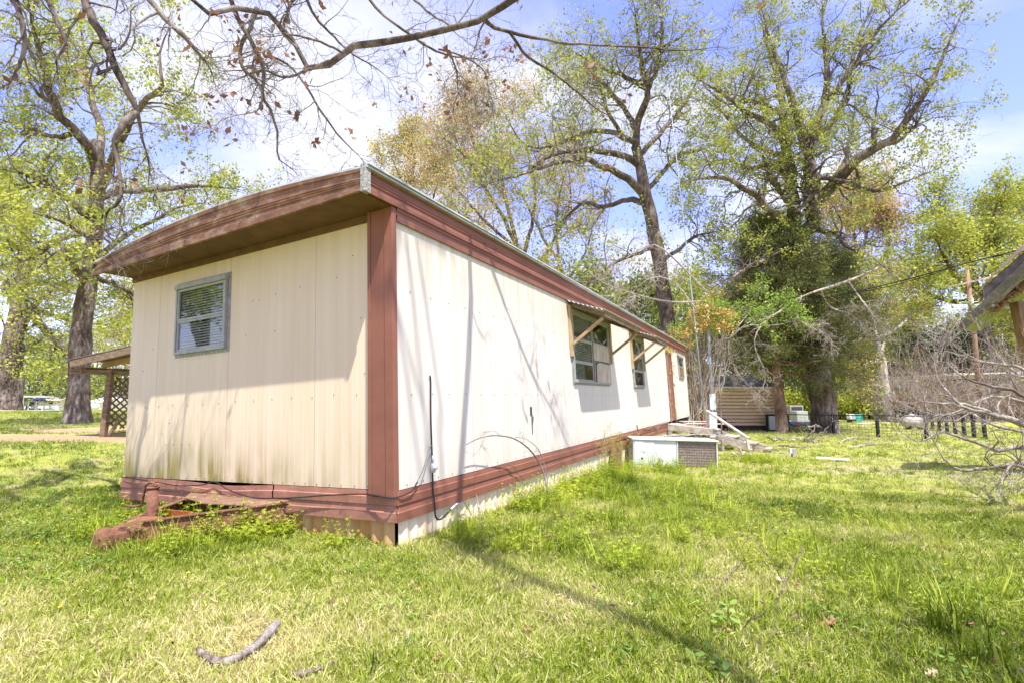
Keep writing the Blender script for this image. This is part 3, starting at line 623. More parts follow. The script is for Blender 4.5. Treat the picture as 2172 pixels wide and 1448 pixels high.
# awnings
def awning(a0, a1, wl):
    e = empty('awning'); e.parent = home; out = .60; zt, zb = 2.315, 2.07
    mb = MB(); n = 50; V = []; F = []
    for i in range(n+1):
        q = i/n; w = .012*math.cos(2*math.pi*(q*(out+.02))/.076); y_ = -.03-(out+.02)*q; z_ = zt+(zb+.012-zt)*q+w
        V += [(a0-.12, y_, z_), (a1+.08, y_, z_), (a0-.12, y_, z_+.003), (a1+.08, y_, z_+.003)]
    for i in range(n): k = i*4; F += [(k, k+4, k+5, k+1), (k+2, k+3, k+7, k+6), (k, k+2, k+6, k+4), (k+1, k+5, k+7, k+3)]
    mb.add(V, F).build('corrugated_sheet', M_ROOF, e)
    mb = MB(); mb.bar((a0-.02, -out, zb-.035), (a1+.02, -out, zb-.035), .04, .07); mb.build('outer_rail', M_WOOD, e)
    mb = MB(); mb.bar((a0, -.05, zt-.05), (a1, -.05, zt-.05), .04, .07); mb.build('wall_rail', M_WOOD, e)
    for u in (a0, a1):
        mb = MB(); mb.bar((u, -.072, zt-.055), (u, -out+.02, zb-.035), .04, .07); mb.build('rafter', M_WOOD, e)
        mb = MB(); mb.bar((u, -.025, 2.26), (u, -.025, wl), .09, .04, up=(0,1,0)); mb.build('wall_post', M_WOODN, e)
        mb = MB(); mb.bar((u+.01, -.05, wl+.2), (u+.01, -out+.03, zb-.09), .05, .045); mb.build('brace', M_WOODN, e)
awning(4.32, 6.6, 1.42); awning(8.38, 9.62, 1.40)

# tow hitch under the end wall
hc = empty('tow_hitch'); hc.parent = home
def c_gnd(b): return -.47+.042*b
tip = (-1.30, 2.05, -.30); 
for b0 in (1.05, 2.95):
    mb = MB(); mb.bar((.3, b0, -.22), (-.88, 2.15+(.1 if b0 > 2 else -.1), -.27), .012, .16)
    mb.bar((.3, b0, -.145), (-.88, 2.15+(.1 if b0 > 2 else -.1), -.192), .06, .010)
    mb.bar((.3, b0, -.30), (-.88, 2.15+(.1 if b0 > 2 else -.1), -.35), .06, .010)
    mb.build('draw_beam', M_RUST, hc)
# coupler: bevelled casting
sec = [(-.72, .19, -.185, -.36), (-.80, .16, -.18, -.365), (-.95, .085, -.20, -.375), (-1.05, .065, -.215, -.385), (-1.12, .075, -.20, -.40), (-1.18, .045, -.235, -.385)]
V = []; F = []
for (a, w, zt, zb) in sec:
    k = len(V); V += [(a, 2.15-w, zb), (a, 2.15+w, zb), (a, 2.15+w, (zt*2+zb)/3), (a, 2.15+w*.6, zt), (a, 2.15-w*.6, zt), (a, 2.15-w, (zt*2+zb)/3)]
for i in range(len(sec)-1):
    for j in range(6): F.append((i*6+j, i*6+(j+1) % 6, (i+1)*6+(j+1) % 6, (i+1)*6+j))
F += [tuple(range(6))[::-1], tuple(range(30, 36))]
MB().add(V, F).build('coupler', M_RUST, hc, bev=.008)
mb = MB(); mb.tube([(-.74, 2.17, -.36), (-.74, 2.17, .06)], .045, 14); mb.tube([(-.74, 2.17, .055), (-.74, 2.17, .07)], .052, 14); mb.build('jack_post', M_RUST, hc, True)
mb = MB(); mb.tube([(-.74, 2.12, .075), (-.74, 2.17, .105), (-.74, 2.22, .105), (-.75, 2.27, .08), (-.76, 2.30, -.08), (-.765, 2.32, -.10), (-.785, 2.38, -.105), (-.80, 2.5, -.10)], .0125, 8); mb.build('crank_handle', M_RUST, hc, True)
V = [(.02, 1.25, -.135), (.02, 2.85, -.125), (-.30, 2.45, -.115), (-.42, 1.95, -.12), (-.22, 1.5, -.16)]
mb = MB(); mb.add(V+[(x_, y_, z_-.008) for x_, y_, z_ in V], [(0,1,2,3,4)[::-1], (5,6,7,8,9)]+[(i, (i+1) % 5, (i+1) % 5+5, i+5) for i in range(5)]); mb.build('cover_plate', mat('faded_rust_plate', (.15,.08,.05), (.25,.15,.10), 6, .8, .4, 20), hc)
mb = MB(); mb.bar((-.45, 1.75, -.26), (-.45, 2.48, -.26), .012, .12); mb.bar((-.35, 2.0, -.33), (-.85, 2.15, -.345), .3, .008); mb.build('inner_plate', M_RUSTIN, hc)

# cables on the home: things that hang on it
def hw(p): return tuple(H(*p))
def cable(name, pts, r, m, label, K=60, cat='cable', group=None):
    P, _ = smooth_poly([H(*p) for p in pts], [r]*len(pts), K); B = P[0]
    e = MB(); e.tube([tuple(p-B) for p in P], r, 6); o = e.build(name, m, None, True); o.location = tuple(B); return tag(o, label, cat, group)
cable('cable', [(-.04, 4.15, .0), (-.06, 3.6, -.02), (-.05, 3.0, -.055), (-.06, 2.55, -.03), (-.05, 2.36, .005), (-.075, 2.1, -.06), (-.08, 1.7, -.12), (-.07, 1.2, -.10), (-.06, .7, -.055), (-.065, .28, -.03), (-.075, .0, -.045), (.1, -.045, -.03), (.22, -.04, .04)], .006, M_BLACK, 'thin black cable sagging along the belt of the end wall', 80)
cable('cable', [(.46, -.01, .97), (.47, -.015, .93), (.462, -.015, .6), (.465, -.02, .2), (.452, -.03, -.05), (.45, -.05, -.2), (.455, -.05, -.29), (.52, -.05, -.34), (.66, -.05, -.30), (.74, -.05, -.27)], .0075, M_BLACK, 'black coaxial cable running down the long wall from a small hole', 60)
cable('cable', [(.20, -.03, .02), (.28, -.05, .13), (.36, -.05, .27), (.42, -.04, .33), (.455, -.03, .32)], .005, M_WIRE, 'short grey wire curving up to the junction on the black cable', 20)
cable('cable', [(.76, -.05, -.26), (.92, -.04, -.25), (1.0, -.03, -.30), (1.1, -.03, -.42)], .004, M_WIRE, 'thin bare wire leaving the metal cable connector under the belt', 16)
mb = MB(); mb.tube([hw((.455, -.035, .17)), hw((.455, -.035, .09))], .022, 10); mb.tube([hw((.455, -.035, .24)), hw((.455, -.035, .17))], .009, 8); mb.tube([hw((.44, -.055, .13)), hw((.47, -.055, .13))], .02, 8); o = mb.build('ground_block', M_GALV, None, True); tag(o, 'small grey metal ground block joining the cables on the long wall', 'connector')
mb = MB(); mb.tube([hw((.70, -.05, -.285)), hw((.77, -.05, -.262))], .011, 8); mb.tube([hw((.78, -.05, -.26)), hw((.83, -.05, -.25))], .009, 8); o = mb.build('cable_connector', M_GALV, None, True); tag(o, 'small bright metal cable connector at the lower edge of the belt', 'connector')
cable('cable', [(8.3, -.04, .12), (8.34, -.05, -.02), (8.45, -.07, -.13), (8.9, -.08, -.2), (9.4, -.10, -.30)], .010, M_BLACK, 'black cable drooping from the long wall behind the air conditioner', 30)
cable('cable', [(8.9, -.04, .01), (9.6, -.05, -.03), (10.1, -.04, -.0), (10.5, -.05, -.12), (10.9, -.04, -.02), (11.6, -.04, -.01), (12.4, -.04, .0)], .008, M_WIRE, 'brown wire looping along the belt towards the steps', 40)

# ------------------------------------------------------------------ trees: the big ones follow the limbs seen in the photograph, each limb at its own distance
def T(pts, d, K=None, rs=None): return traced(pts, d, K or 16, rscale=rs or (.64 if K else .67), tipr=1.0 if K and K > 17 and not rs else .3)
# left oak
d = 18.0; b0 = gp(163, 897); d = b0[1]
tree('oak_tree', 'stout grey oak with flared trunk and yellow-green leaves left of the mobile home', b0,
  T([(163,905,72),(165,880,56),(167,820,48),(170,740,45),(178,660,41),(190,590,37),(200,500,34),(205,420,32),(207,350,30),(207,300,24)], d, 26),
  [T(p, d) for p in (
   [(203,350,24),(185,310,22,-.5),(150,265,20,-1),(118,225,18,-1.5),(98,170,16,-2),(88,120,14,-2),(70,60,11,-2.5),(60,0,8,-3)],
   [(207,345,20),(214,310,18,.5),(212,260,15,1),(190,200,13,1.5),(180,120,11,2),(170,50,8,2)],
   [(212,420,20),(235,350,16,-1),(255,300,15,-1.5),(275,260,14,-2),(290,240,13,-2),(318,205,12,-2.5),(344,180,11,-3),(338,110,9,-3),(365,50,6,-3)],
   [(202,430,18),(240,410,16,.6),(290,405,14,1.5),(360,400,13,2.5),(430,395,10,3),(500,402,7,3.5)],
   [(196,470,15),(150,430,13,-.6),(90,385,12,-1),(40,365,11,-1.5),(0,360,10,-2)],
   [(150,285,12,-1),(110,290,10,-1),(60,270,9,-1),(20,250,7,-1)],
   [(180,600,22),(165,575,17,-.6),(150,555,14,-1),(120,515,11,-1.5),(75,545,9,-2),(40,550,8,-2),(15,510,6,-2)],
   [(200,590,14),(235,600,10,.6),(275,620,8,1.5),(310,650,6,2.5)],
   [(190,560,16),(240,520,12,2),(300,480,10,3),(380,440,8,4),(450,430,6,5)],
   [(205,500,14),(180,500,10,-1.5),(130,470,8,-2.5),(60,450,6,-4),(0,440,5,-5)])],
  M_BARK, L_OAK, n1=13, n2=6, n3=4, l1=2.2, l2=1.1, l3=.5, leafn=18, leafsize=.11, spread=.12, up=.12, wig=.42, pleaf=.32, tips=1, rmin=.006)
# double trunk further left
b0 = at(22, 842, 36); b0[2] = float(gz(b0[0], b0[1])); d = 36
tree('oak_tree', 'twin-stemmed grey tree far left behind the stout oak', b0,
  T([(18,880,48),(20,840,40),(22,760,36),(30,700,34),(42,640,30),(50,560,26),(55,500,20),(60,430,14)], d, 20),
  [T(p, d) for p in ([(34,868,26),(38,800,22),(42,740,20),(45,690,18),(80,640,12),(140,600,8)],
   [(48,640,20),(90,690,17,-1),(130,740,14,-2),(165,790,10,-3)],
   [(40,660,18),(10,600,14),(-30,560,10)], [(50,560,18),(100,520,13),(160,500,9),(230,490,6)],
   [(55,500,16),(30,440,12),(10,380,8)], [(60,470,14),(110,420,10),(150,360,7)], [(46,610,14,0),(90,600,10,-3),(150,620,8,-5),(220,650,6,-6)], [(46,640,14,0),(90,660,10,3),(150,680,8,5),(230,690,6,6)])],
  M_BARK, L_OAK, n1=12, n2=7, n3=5, l1=3.2, l2=1.6, l3=.8, leafn=8, leafsize=.19, spread=.2, up=.05, pleaf=.45, rmin=.01)
# oak behind the far end of the home
b0 = np.array([7.3, 24.0, float(gz(7.3, 24))]); d = 24.0
tree('oak_tree', 'dark wide-spreading oak rising behind the far end of the mobile home', b0,
  T([(1430,900,56),(1425,800,50),(1418,700,46),(1408,620,44),(1398,550,42),(1388,500,40),(1378,450,38),(1368,410,36),(1358,350,30),(1348,310,26)], d, 26),
  [T(p, d) for p in (
   [(1352,330,26),(1350,280,22),(1365,230,20,-.5),(1374,190,17,-1),(1360,130,13,-1),(1352,60,9,-1.5),(1345,10,6,-2)],
   [(1372,195,14,-1),(1395,140,11,-1.5),(1405,80,9,-2),(1400,10,6,-2)],
   [(1348,275,17),(1325,235,14,.5),(1290,190,12,1),(1262,160,10,1),(1235,140,7,1)],
   [(1370,188,14,-1),(1330,165,12,-.5),(1290,150,10,0),(1250,130,7,0),(1200,100,5,0)],
   [(1365,412,26),(1330,380,22,-1),(1290,360,19,-2),(1240,340,16,-3),(1180,345,13,-4),(1110,370,10,-5),(1050,385,8,-6),(1005,405,5,-6)],
   [(1355,350,22),(1320,330,19,-1),(1275,322,17,-2),(1220,318,15,-3),(1160,335,12,-4),(1100,375,9,-5),(1040,380,6,-6)],
   [(1342,300,18),(1300,282,15,1),(1255,280,13,2),(1200,300,11,3),(1150,315,9,3),(1110,305,8,3),(1085,270,6,3),(1070,240,4,3)],
   [(1350,300,15),(1320,285,12,-1),(1290,240,10,-2),(1275,195,9,-2),(1240,185,7,-3),(1200,200,5,-3)],
   [(1368,430,20),(1320,425,15,2),(1275,440,13,3),(1235,430,10,4),(1190,470,8,4),(1130,490,5,4)],
   [(1375,400,16),(1410,360,13,1),(1440,330,11,2),(1480,320,9,3),(1530,300,7,4)],
   [(1355,330,16),(1395,290,13,2),(1430,250,10,3),(1470,190,8,4),(1500,120,6,4)],
   [(1392,520,14),(1350,540,11,-1),(1300,560,9,-2),(1250,600,7,-3),(1200,590,5,-4)],
   [(1395,560,14),(1440,530,11,1),(1480,500,9,2),(1530,490,6,3)])],
  M_BARKD, L_OAKG, n1=17, n2=6, n3=4, l1=2.9, l2=1.5, l3=.7, leafn=9, leafsize=.13, spread=.15, up=.12, wig=.42, pleaf=.28, twigmat=M_TWIG, rmin=.006)
# right oak
b0 = gp(1746, 917); d = b0[1]; print('right oak depth', d)
tree('oak_tree', 'tall oak with pale forked stem and fresh green leaves behind the wire fence', b0,
  T([(1752,926,84),(1748,900,70),(1746,850,63),(1735,790,62),(1722,700,56),(1708,620,52),(1698,560,50),(1694,520,50),(1692,495,46)], d, 22),
  [T(p, d) for p in (
   [(1686,515,40),(1684,470,36),(1682,420,34),(1677,370,32),(1668,320,26),(1664,280,22),(1660,220,17,.5),(1645,160,14,1),(1625,90,10,1),(1610,10,7,1)],
   [(1704,510,40),(1722,460,38,-.5),(1721,410,34,-1),(1716,360,32,-1),(1714,300,30,-1)],
   [(1714,305,24,-1),(1697,255,20,-1.5),(1676,200,16,-2),(1658,150,13,-2),(1635,90,10,-2),(1612,5,7,-2)],
   [(1716,303,24,-1),(1733,260,21,-1),(1748,215,17,-1),(1754,160,13,-1),(1748,90,10,-1),(1744,0,7,-1)],
   [(1746,220,16,-1),(1782,180,14,-1.5),(1810,140,12,-2),(1840,90,10,-2),(1885,40,8,-2.5),(1930,0,6,-3)],
   [(1720,300,18,-1),(1770,255,15,-.5),(1795,200,13,0),(1805,150,11,0),(1825,70,8,0),(1860,0,6,0)],
   [(1735,270,12,-1),(1700,300,9,-2)],
   [(1722,440,34,-.5),(1752,408,30,-1.5),(1790,370,26,-2.5),(1822,338,24,-3),(1870,310,20,-3.5),(1910,275,16,-4),(1945,225,13,-4.5),(1975,175,11,-5),(2000,120,9,-5),(2030,50,7,-5),(2055,0,5,-5)],
   [(1682,505,28),(1655,470,24,-1),(1618,430,20,-2),(1575,395,16,-3),(1530,378,13,-4),(1480,380,11,-4),(1430,392,8,-5)],
   [(1684,440,20),(1650,400,15,1),(1635,370,12,1),(1632,350,10,1)],
   [(1682,390,16),(1640,350,13,-1),(1590,358,11,-2),(1545,340,9,-2.5),(1500,345,7,-3)],
   [(1672,335,20),(1656,290,17,-1),(1625,260,15,-2),(1585,240,13,-3),(1540,205,11,-4),(1500,180,9,-4),(1455,150,7,-5)],
   [(1665,330,15),(1620,318,12,2),(1575,290,10,3),(1535,240,9,4),(1490,200,7,4)],
   [(1664,250,13),(1630,225,11,-1),(1590,215,10,-2),(1540,220,8,-3),(1490,180,6,-3)],
   [(1720,375,16),(1760,380,13,-2),(1810,390,12,-3),(1860,405,10,-4),(1910,390,8,-5),(1960,370,6,-5),(1995,355,4,-5)],
   [(1716,480,18),(1745,490,15,-1),(1780,500,13,-2),(1800,525,10,-3),(1850,545,7,-4),(1900,590,5,-5)],
   [(1695,560,18),(1650,555,14,-1),(1600,560,11,-2),(1550,590,8,-3),(1500,600,5,-4)],
   [(1755,400,14,-1),(1790,345,12,0),(1800,310,9,1),(1810,260,7,2),(1815,200,5,2)],
   [(1870,310,12,-3.5),(1905,300,9,-3.5),(1940,270,7,-4),(1960,230,5,-4)])],
  M_BARK, L_OAKG, n1=17, n2=6, n3=3, l1=2.9, l2=1.4, l3=.6, leafn=20, leafsize=.115, spread=.12, up=.16, pleaf=.27, rmin=.004, wig=.42, down=.3)
# pale dead limb with bare curling twigs hanging in front of the cedar
dl = [T(p, d-4.0, 14, .5) for p in (
   [(1905,545,8),(1850,575,9),(1790,600,10),(1740,615,10),(1700,630,9),(1665,652,8)],
   [(1700,628,7),(1690,665,6,-.3),(1710,690,5,-.5),(1740,705,5,-.5),(1770,735,3,-.5)],
   [(1665,652,7),(1620,685,6,-.5),(1600,720,5,-.6),(1610,760,5,-.6),(1625,800,4,-.6),(1600,850,3,-.6)],
   [(1640,668,7),(1590,690,5,.5),(1555,705,5,.5),(1545,740,4,.5),(1565,790,4,.5),(1600,830,3,.5)],
   [(1800,598,6),(1830,640,5,-1),(1860,680,4,-1),(1880,700,3,-1)],
   [(1740,615,6),(1760,650,5,.7),(1800,665,4,.7),(1830,690,3,.7)])]
B = dl[0][0][-1]
tree('dead_branch', 'pale leafless tangle of dead twigs hanging in front of the dark cedar', B, dl[0], dl[1:], M_DEAD, None, n1=14, n2=6, n3=3, l1=1.0, l2=.5, l3=.25, leafn=0, up=-.28, wig=.48, twigmat=M_DEAD, cat='dead branch', rmin=.007, droop=.04, sides=4)
dl = [T(p, 17, 14, .45) for p in (
   [(1560,350,7),(1500,365,7),(1440,385,7),(1400,400,6),(1340,430,5),(1290,470,4)],
   [(1500,620,7),(1440,560,7),(1390,520,6),(1340,540,5),(1290,590,4)],
   [(1490,640,8),(1420,640,8),(1350,625,7),(1280,600,5),(1230,560,4)],
   [(1480,660,7),(1430,600,6),(1380,590,5),(1320,640,4)])]
tree('dead_branch', 'pale bare twigs tangled above the roof in front of the dark oak', dl[2][0][0], dl[2], [dl[1], dl[3]], M_DEAD, None, n1=16, n2=5, n3=3, l1=1.2, l2=.6, l3=.3, leafn=0, up=-.05, wig=.45, twigmat=M_DEAD, cat='dead branch', rmin=.007, sides=4)

# cedar: dense drooping sprays
def conifer(name, label, base, top, r, trunkpts, leafm, nb=90, seed=1, low=.2, group=None, size=.16, dens=16, barkm=M_BARKR, prof=None, pts=26):
    e = empty(name, tuple(base), label, 'tree', group); B = np.array(base, float)
    P, R = trunkpts; V, Fq = tubes(P[None], R[None], 12); np_mesh('trunk', V-B, [Fq], barkm, e, True)
    h = top-B[2]; N = nb; s = low+(1-low)*rng.random(N)**.9; z = B[2]+s*h
    i = np.clip((s*(len(P)-1)).astype(int), 0, len(P)-1); az_ = rng.random(N)*2*math.pi
    pr = prof(s) if prof else np.sin(np.clip((s-low*.6)/(1-low*.6), 0, 1)**.75*math.pi)**.6
    L = r*pr*(.7+.5*rng.random(N))+.2
    K = 8; A = np.zeros((N, K, 3)); A[:, 0] = np.stack([P[i, 0], P[i, 1], z], 1)
    d_ = np.stack([np.cos(az_), np.sin(az_), .25+.5*rng.random(N)-.55*(1-s)], 1); d_ = nrm(d_)
    for k in range(1, K): d_ = nrm(d_+rng.normal(size=(N, 3))*.12+np.array([0, 0, -.05])); A[:, k] = A[:, k-1]+d_*(L/(K-1))[:, None]
    AR = np.linspace(.04, .008, K)[None]*np.ones((N, 1))*(r/2.5)
    a, ar = children(A, AR, 10, r*.32, .8, 5, up=0, wig=.25, tmin=.2, rmin=.006)
    V, Fs = cat_mesh([tubes(A, AR, 4), tubes(a, ar, 3)]); np_mesh('branches', V-B, Fs, barkm, e, False, None, 'stuff')
    C = np.concatenate([a[:, 1:].reshape(-1, 3), A[:, 3:].reshape(-1, 3)]); tn0 = None
    V, Fq, tn = leaves(C, size, dens, size*1.0, .17, .5)
    np_mesh('crown', V-B, [Fq], leafm, e, False, tn, 'stuff'); return e
b0 = gp(1658, 917); d = b0[1]
conifer('cedar_tree', 'dense dark green cedar with reddish trunk in front of the tan shed', b0, at(1640, 470, d)[2], 150*d/F_PX,
  T([(1660,922,36),(1657,880,32),(1650,820,28),(1642,740,24),(1638,650,18),(1635,560,12),(1632,470,6)], d, 18), L_CED, nb=230, low=.26, size=.13, dens=14,
  prof=lambda s: np.where(s < .30, .95, np.where(s < .6, 1.0-.5*(s-.3), .85*(1-s)/.4+.12)))
b1 = np.array(at(1752, 842, d+1.6)); b1[2] = gz(b1[0], b1[1])
conifer('cedar_tree', 'broad dark cedar crown drooping beside the thick oak trunk', b1, at(1740, 530, b1[1])[2], 140*d/F_PX,
  smooth_poly([b1, b1+[0, 0, 2], b1+[.1, 0, 6.5]], [.18, .14, .04], 10), L_CED, nb=170, low=.30, size=.13, dens=14)
# bright green sapling crown in front of the cedar
b2 = np.array([7.3, 14.6, float(gz(7.3, 14.6))])
dl = [T(p, 14.6, 12, .6) for p in ([(1545,720,5),(1580,690,4),(1620,665,4),(1660,650,3)], [(1560,700,4),(1590,660,4,.4),(1610,625,3,.4)], [(1590,690,4,-.3),(1640,690,3,-.3),(1690,680,3,-.3)])]
tree('sapling', 'small sapling with bright lime green leaves before the cedar', b2, T([(1532,930,5),(1528,860,4),(1526,790,4),(1545,720,3)], 14.6, 14, .6), dl, M_TWIG, L_GRN, n1=5, n2=5, n3=3, l1=.5, l2=.28, l3=.2, leafn=5, leafsize=.08, spread=.07, pleaf=.7, rmin=.003, cat='sapling')

# pale leaning trunk and slim pale trunks at right
def traced_tree(label, px, py, trunk, limbs, bark, leaf, name='tree', dist=None, **kw):
    b_ = gp(px, py) if not dist else at(px, py, dist); b_[2] = float(gz(b_[0], b_[1])); d_ = b_[1]
    return tree(name, label, b_, T(trunk, d_, 18), [T(l, d_) for l in limbs], bark, leaf, **kw)
traced_tree('leaning pale-barked tree with yellow-green crown right of the cedar', 1888, 893,
  [(1889,898,44),(1888,880,28),(1880,840,24),(1874,800,22),(1870,765,20),(1860,730,16),(1850,690,12)],
  [[(1870,765,14),(1840,770,9,-1),(1815,800,6,-2)], [(1868,755,12),(1880,700,9,1),(1890,640,7,1),(1885,590,5,1)], [(1855,705,11),(1840,650,8),(1835,600,6),(1820,560,4)], [(1860,720,9),(1910,690,7,1),(1940,660,5,2)], [(1852,695,9),(1815,680,7,1),(1790,650,5,1)]],
  M_BARKP, L_YEL, n1=9, n2=6, n3=4, l1=2.2, l2=1.1, l3=.6, leafn=5, leafsize=.17, spread=.18, pleaf=.75, up=.2, rmin=.01)
for (x, y, w, lab) in ((1815, 884, 9, 'slim pale trunk with thin green crown just right of the big oak trunk'), (1803, 882, 9, 'slim grey trunk standing close left of a paler one')):
    traced_tree(lab, x, y, [(x+2,886,w*1.4),(x-2,840,w),(x-5,780,w*.9),(x-6,700,w*.7),(x-4,620,w*.5)],
      [[(x-5,760,5),(x+25,710,4),(x+40,660,3)], [(x-5,730,5),(x-30,690,4),(x-50,650,3)], [(x-6,690,5),(x+15,640,4),(x+20,590,3)]],
      M_BARKP, L_OAK, dist=44, n1=8, n2=6, n3=3, l1=2.6, l2=1.2, l3=.6, leafn=5, leafsize=.2, spread=.2, pleaf=.8, up=.2, rmin=.01)
# spreading tree at far right behind the pole
traced_tree('spreading green oak behind the utility pole at the right edge', 2095, 872,
  [(2098,876,40),(2096,800,32),(2090,720,28),(2080,660,26),(2072,630,24)],
  [[(2072,640,18),(2040,600,14,-2),(2010,560,11,-3),(1990,520,8,-4)], [(2074,640,18),(2065,590,14),(2040,520,11,1),(2020,470,8,1),(1990,430,5,1)], [(2076,640,18),(2100,600,14),(2110,540,11),(2105,480,8),(2115,430,6)],
   [(2078,650,16),(2130,620,13,-1),(2170,600,10,-2),(2210,560,7,-3)], [(2074,640,14),(2020,640,11,2),(1960,620,8,3),(1910,590,5,4)], [(2080,620,14),(2140,560,11,2),(2180,500,8,3),(2190,450,6,3)], [(2072,610,12),(2060,560,9,4),(2090,500,7,5),(2150,430,5,6)]],
  M_BARKD, L_OAK, dist=42, n1=18, n2=8, n3=5, l1=3.4, l2=1.6, l3=.8, leafn=6, leafsize=.22, spread=.25, pleaf=.85, up=.15, rmin=.011)
# amber and yellow trees in the middle distance
traced_tree('tall fine-twigged tree flushed with amber leaves behind the roof', 1110, 845,
  [(1150,850,30),(1150,740,26),(1140,640,22),(1118,560,20),(1095,520,17)],
  [[(1095,522,15),(1060,450,12),(1020,390,9),(985,340,7),(960,270,4)], [(1096,522,14),(1075,430,11,2),(1060,350,9,3),(1050,270,6,3),(1040,200,4,3)], [(1110,545,14),(1130,470,11),(1135,400,9),(1120,320,7),(1110,230,4)],
   [(1120,570,13),(1060,520,10,-2),(1000,470,8,-3),(930,430,6,-4),(880,400,4,-4)], [(1100,530,12),(1030,470,9,2),(960,390,7,3),(910,310,5,4)], [(1128,580,12),(1180,500,9,2),(1210,420,7,3),(1200,330,5,4)], [(1060,450,9),(1000,350,7,-2),(950,300,5,-3)], [(1075,430,9,2),(1010,320,7,0),(985,230,4,0)]],
  M_BARKD, L_ORA, dist=42, n1=15, n2=8, n3=5, l1=3.8, l2=1.9, l3=.9, leafn=6, leafsize=.19, spread=.35, pleaf=.5, up=.3, rmin=.010)
traced_tree('slender tree with clear yellow crown at the left end of the roof ridge', 880, 848,
  [(900,852,22),(900,760,18),(898,640,15),(890,520,12),(880,440,9),(868,380,6)],
  [[(895,560,8),(850,480,6),(815,420,4)], [(890,500,7),(920,420,5),(930,360,3)], [(880,450,6),(850,380,5),(825,320,3)], [(885,480,6),(960,470,5,2),(1010,500,3,3)], [(872,400,5),(880,330,4),(870,280,3)], [(890,520,6),(940,520,5,-2),(990,560,3,-3)]],
  M_BARKD, L_YEL, dist=48, n1=12, n2=8, n3=5, l1=2.6, l2=1.3, l3=.7, leafn=7, leafsize=.20, spread=.25, pleaf=.6, up=.25, rmin=.010)
traced_tree('pair-limbed thin tree with pale green leaves over the middle of the roof', 1200, 850,
  [(1235,852,22),(1230,760,19),(1215,660,16),(1195,590,14),(1182,540,12)],
  [[(1190,565,9),(1150,500,8),(1115,430,6),(1080,370,4)], [(1184,545,9),(1180,470,7),(1190,400,5),(1210,330,3)], [(1200,600,8),(1240,540,6),(1260,470,4)], [(1210,640,8),(1160,590,6,-2),(1110,560,4,-2)], [(1225,720,8),(1280,640,6,3),(1310,570,4,3)]],
  M_BARKD, L_YEL, dist=40, n1=12, n2=7, n3=5, l1=2.6, l2=1.3, l3=.7, leafn=4, leafsize=.2, spread=.25, pleaf=.5, up=.25, rmin=.010)
traced_tree('amber-leaved tree glowing between the right oak and the sky', 1840, 868,
  [(1830,872,22),(1828,760,18),(1825,640,15),(1820,560,12)],
  [[(1822,580,9),(1780,500,7),(1760,440,5)], [(1822,570,9),(1840,490,7),(1850,410,5)], [(1824,600,8),(1880,540,6),(1890,470,4)], [(1820,560,8),(1810,480,6,3),(1800,400,4,3)], [(1826,640,8),(1770,600,6,2),(1720,570,4,2)]],
  M_BARKD, L_ORA, dist=46, n1=13, n2=8, n3=5, l1=3.0, l2=1.5, l3=.8, leafn=6, leafsize=.24, spread=.3, pleaf=.7, up=.25, rmin=.012)

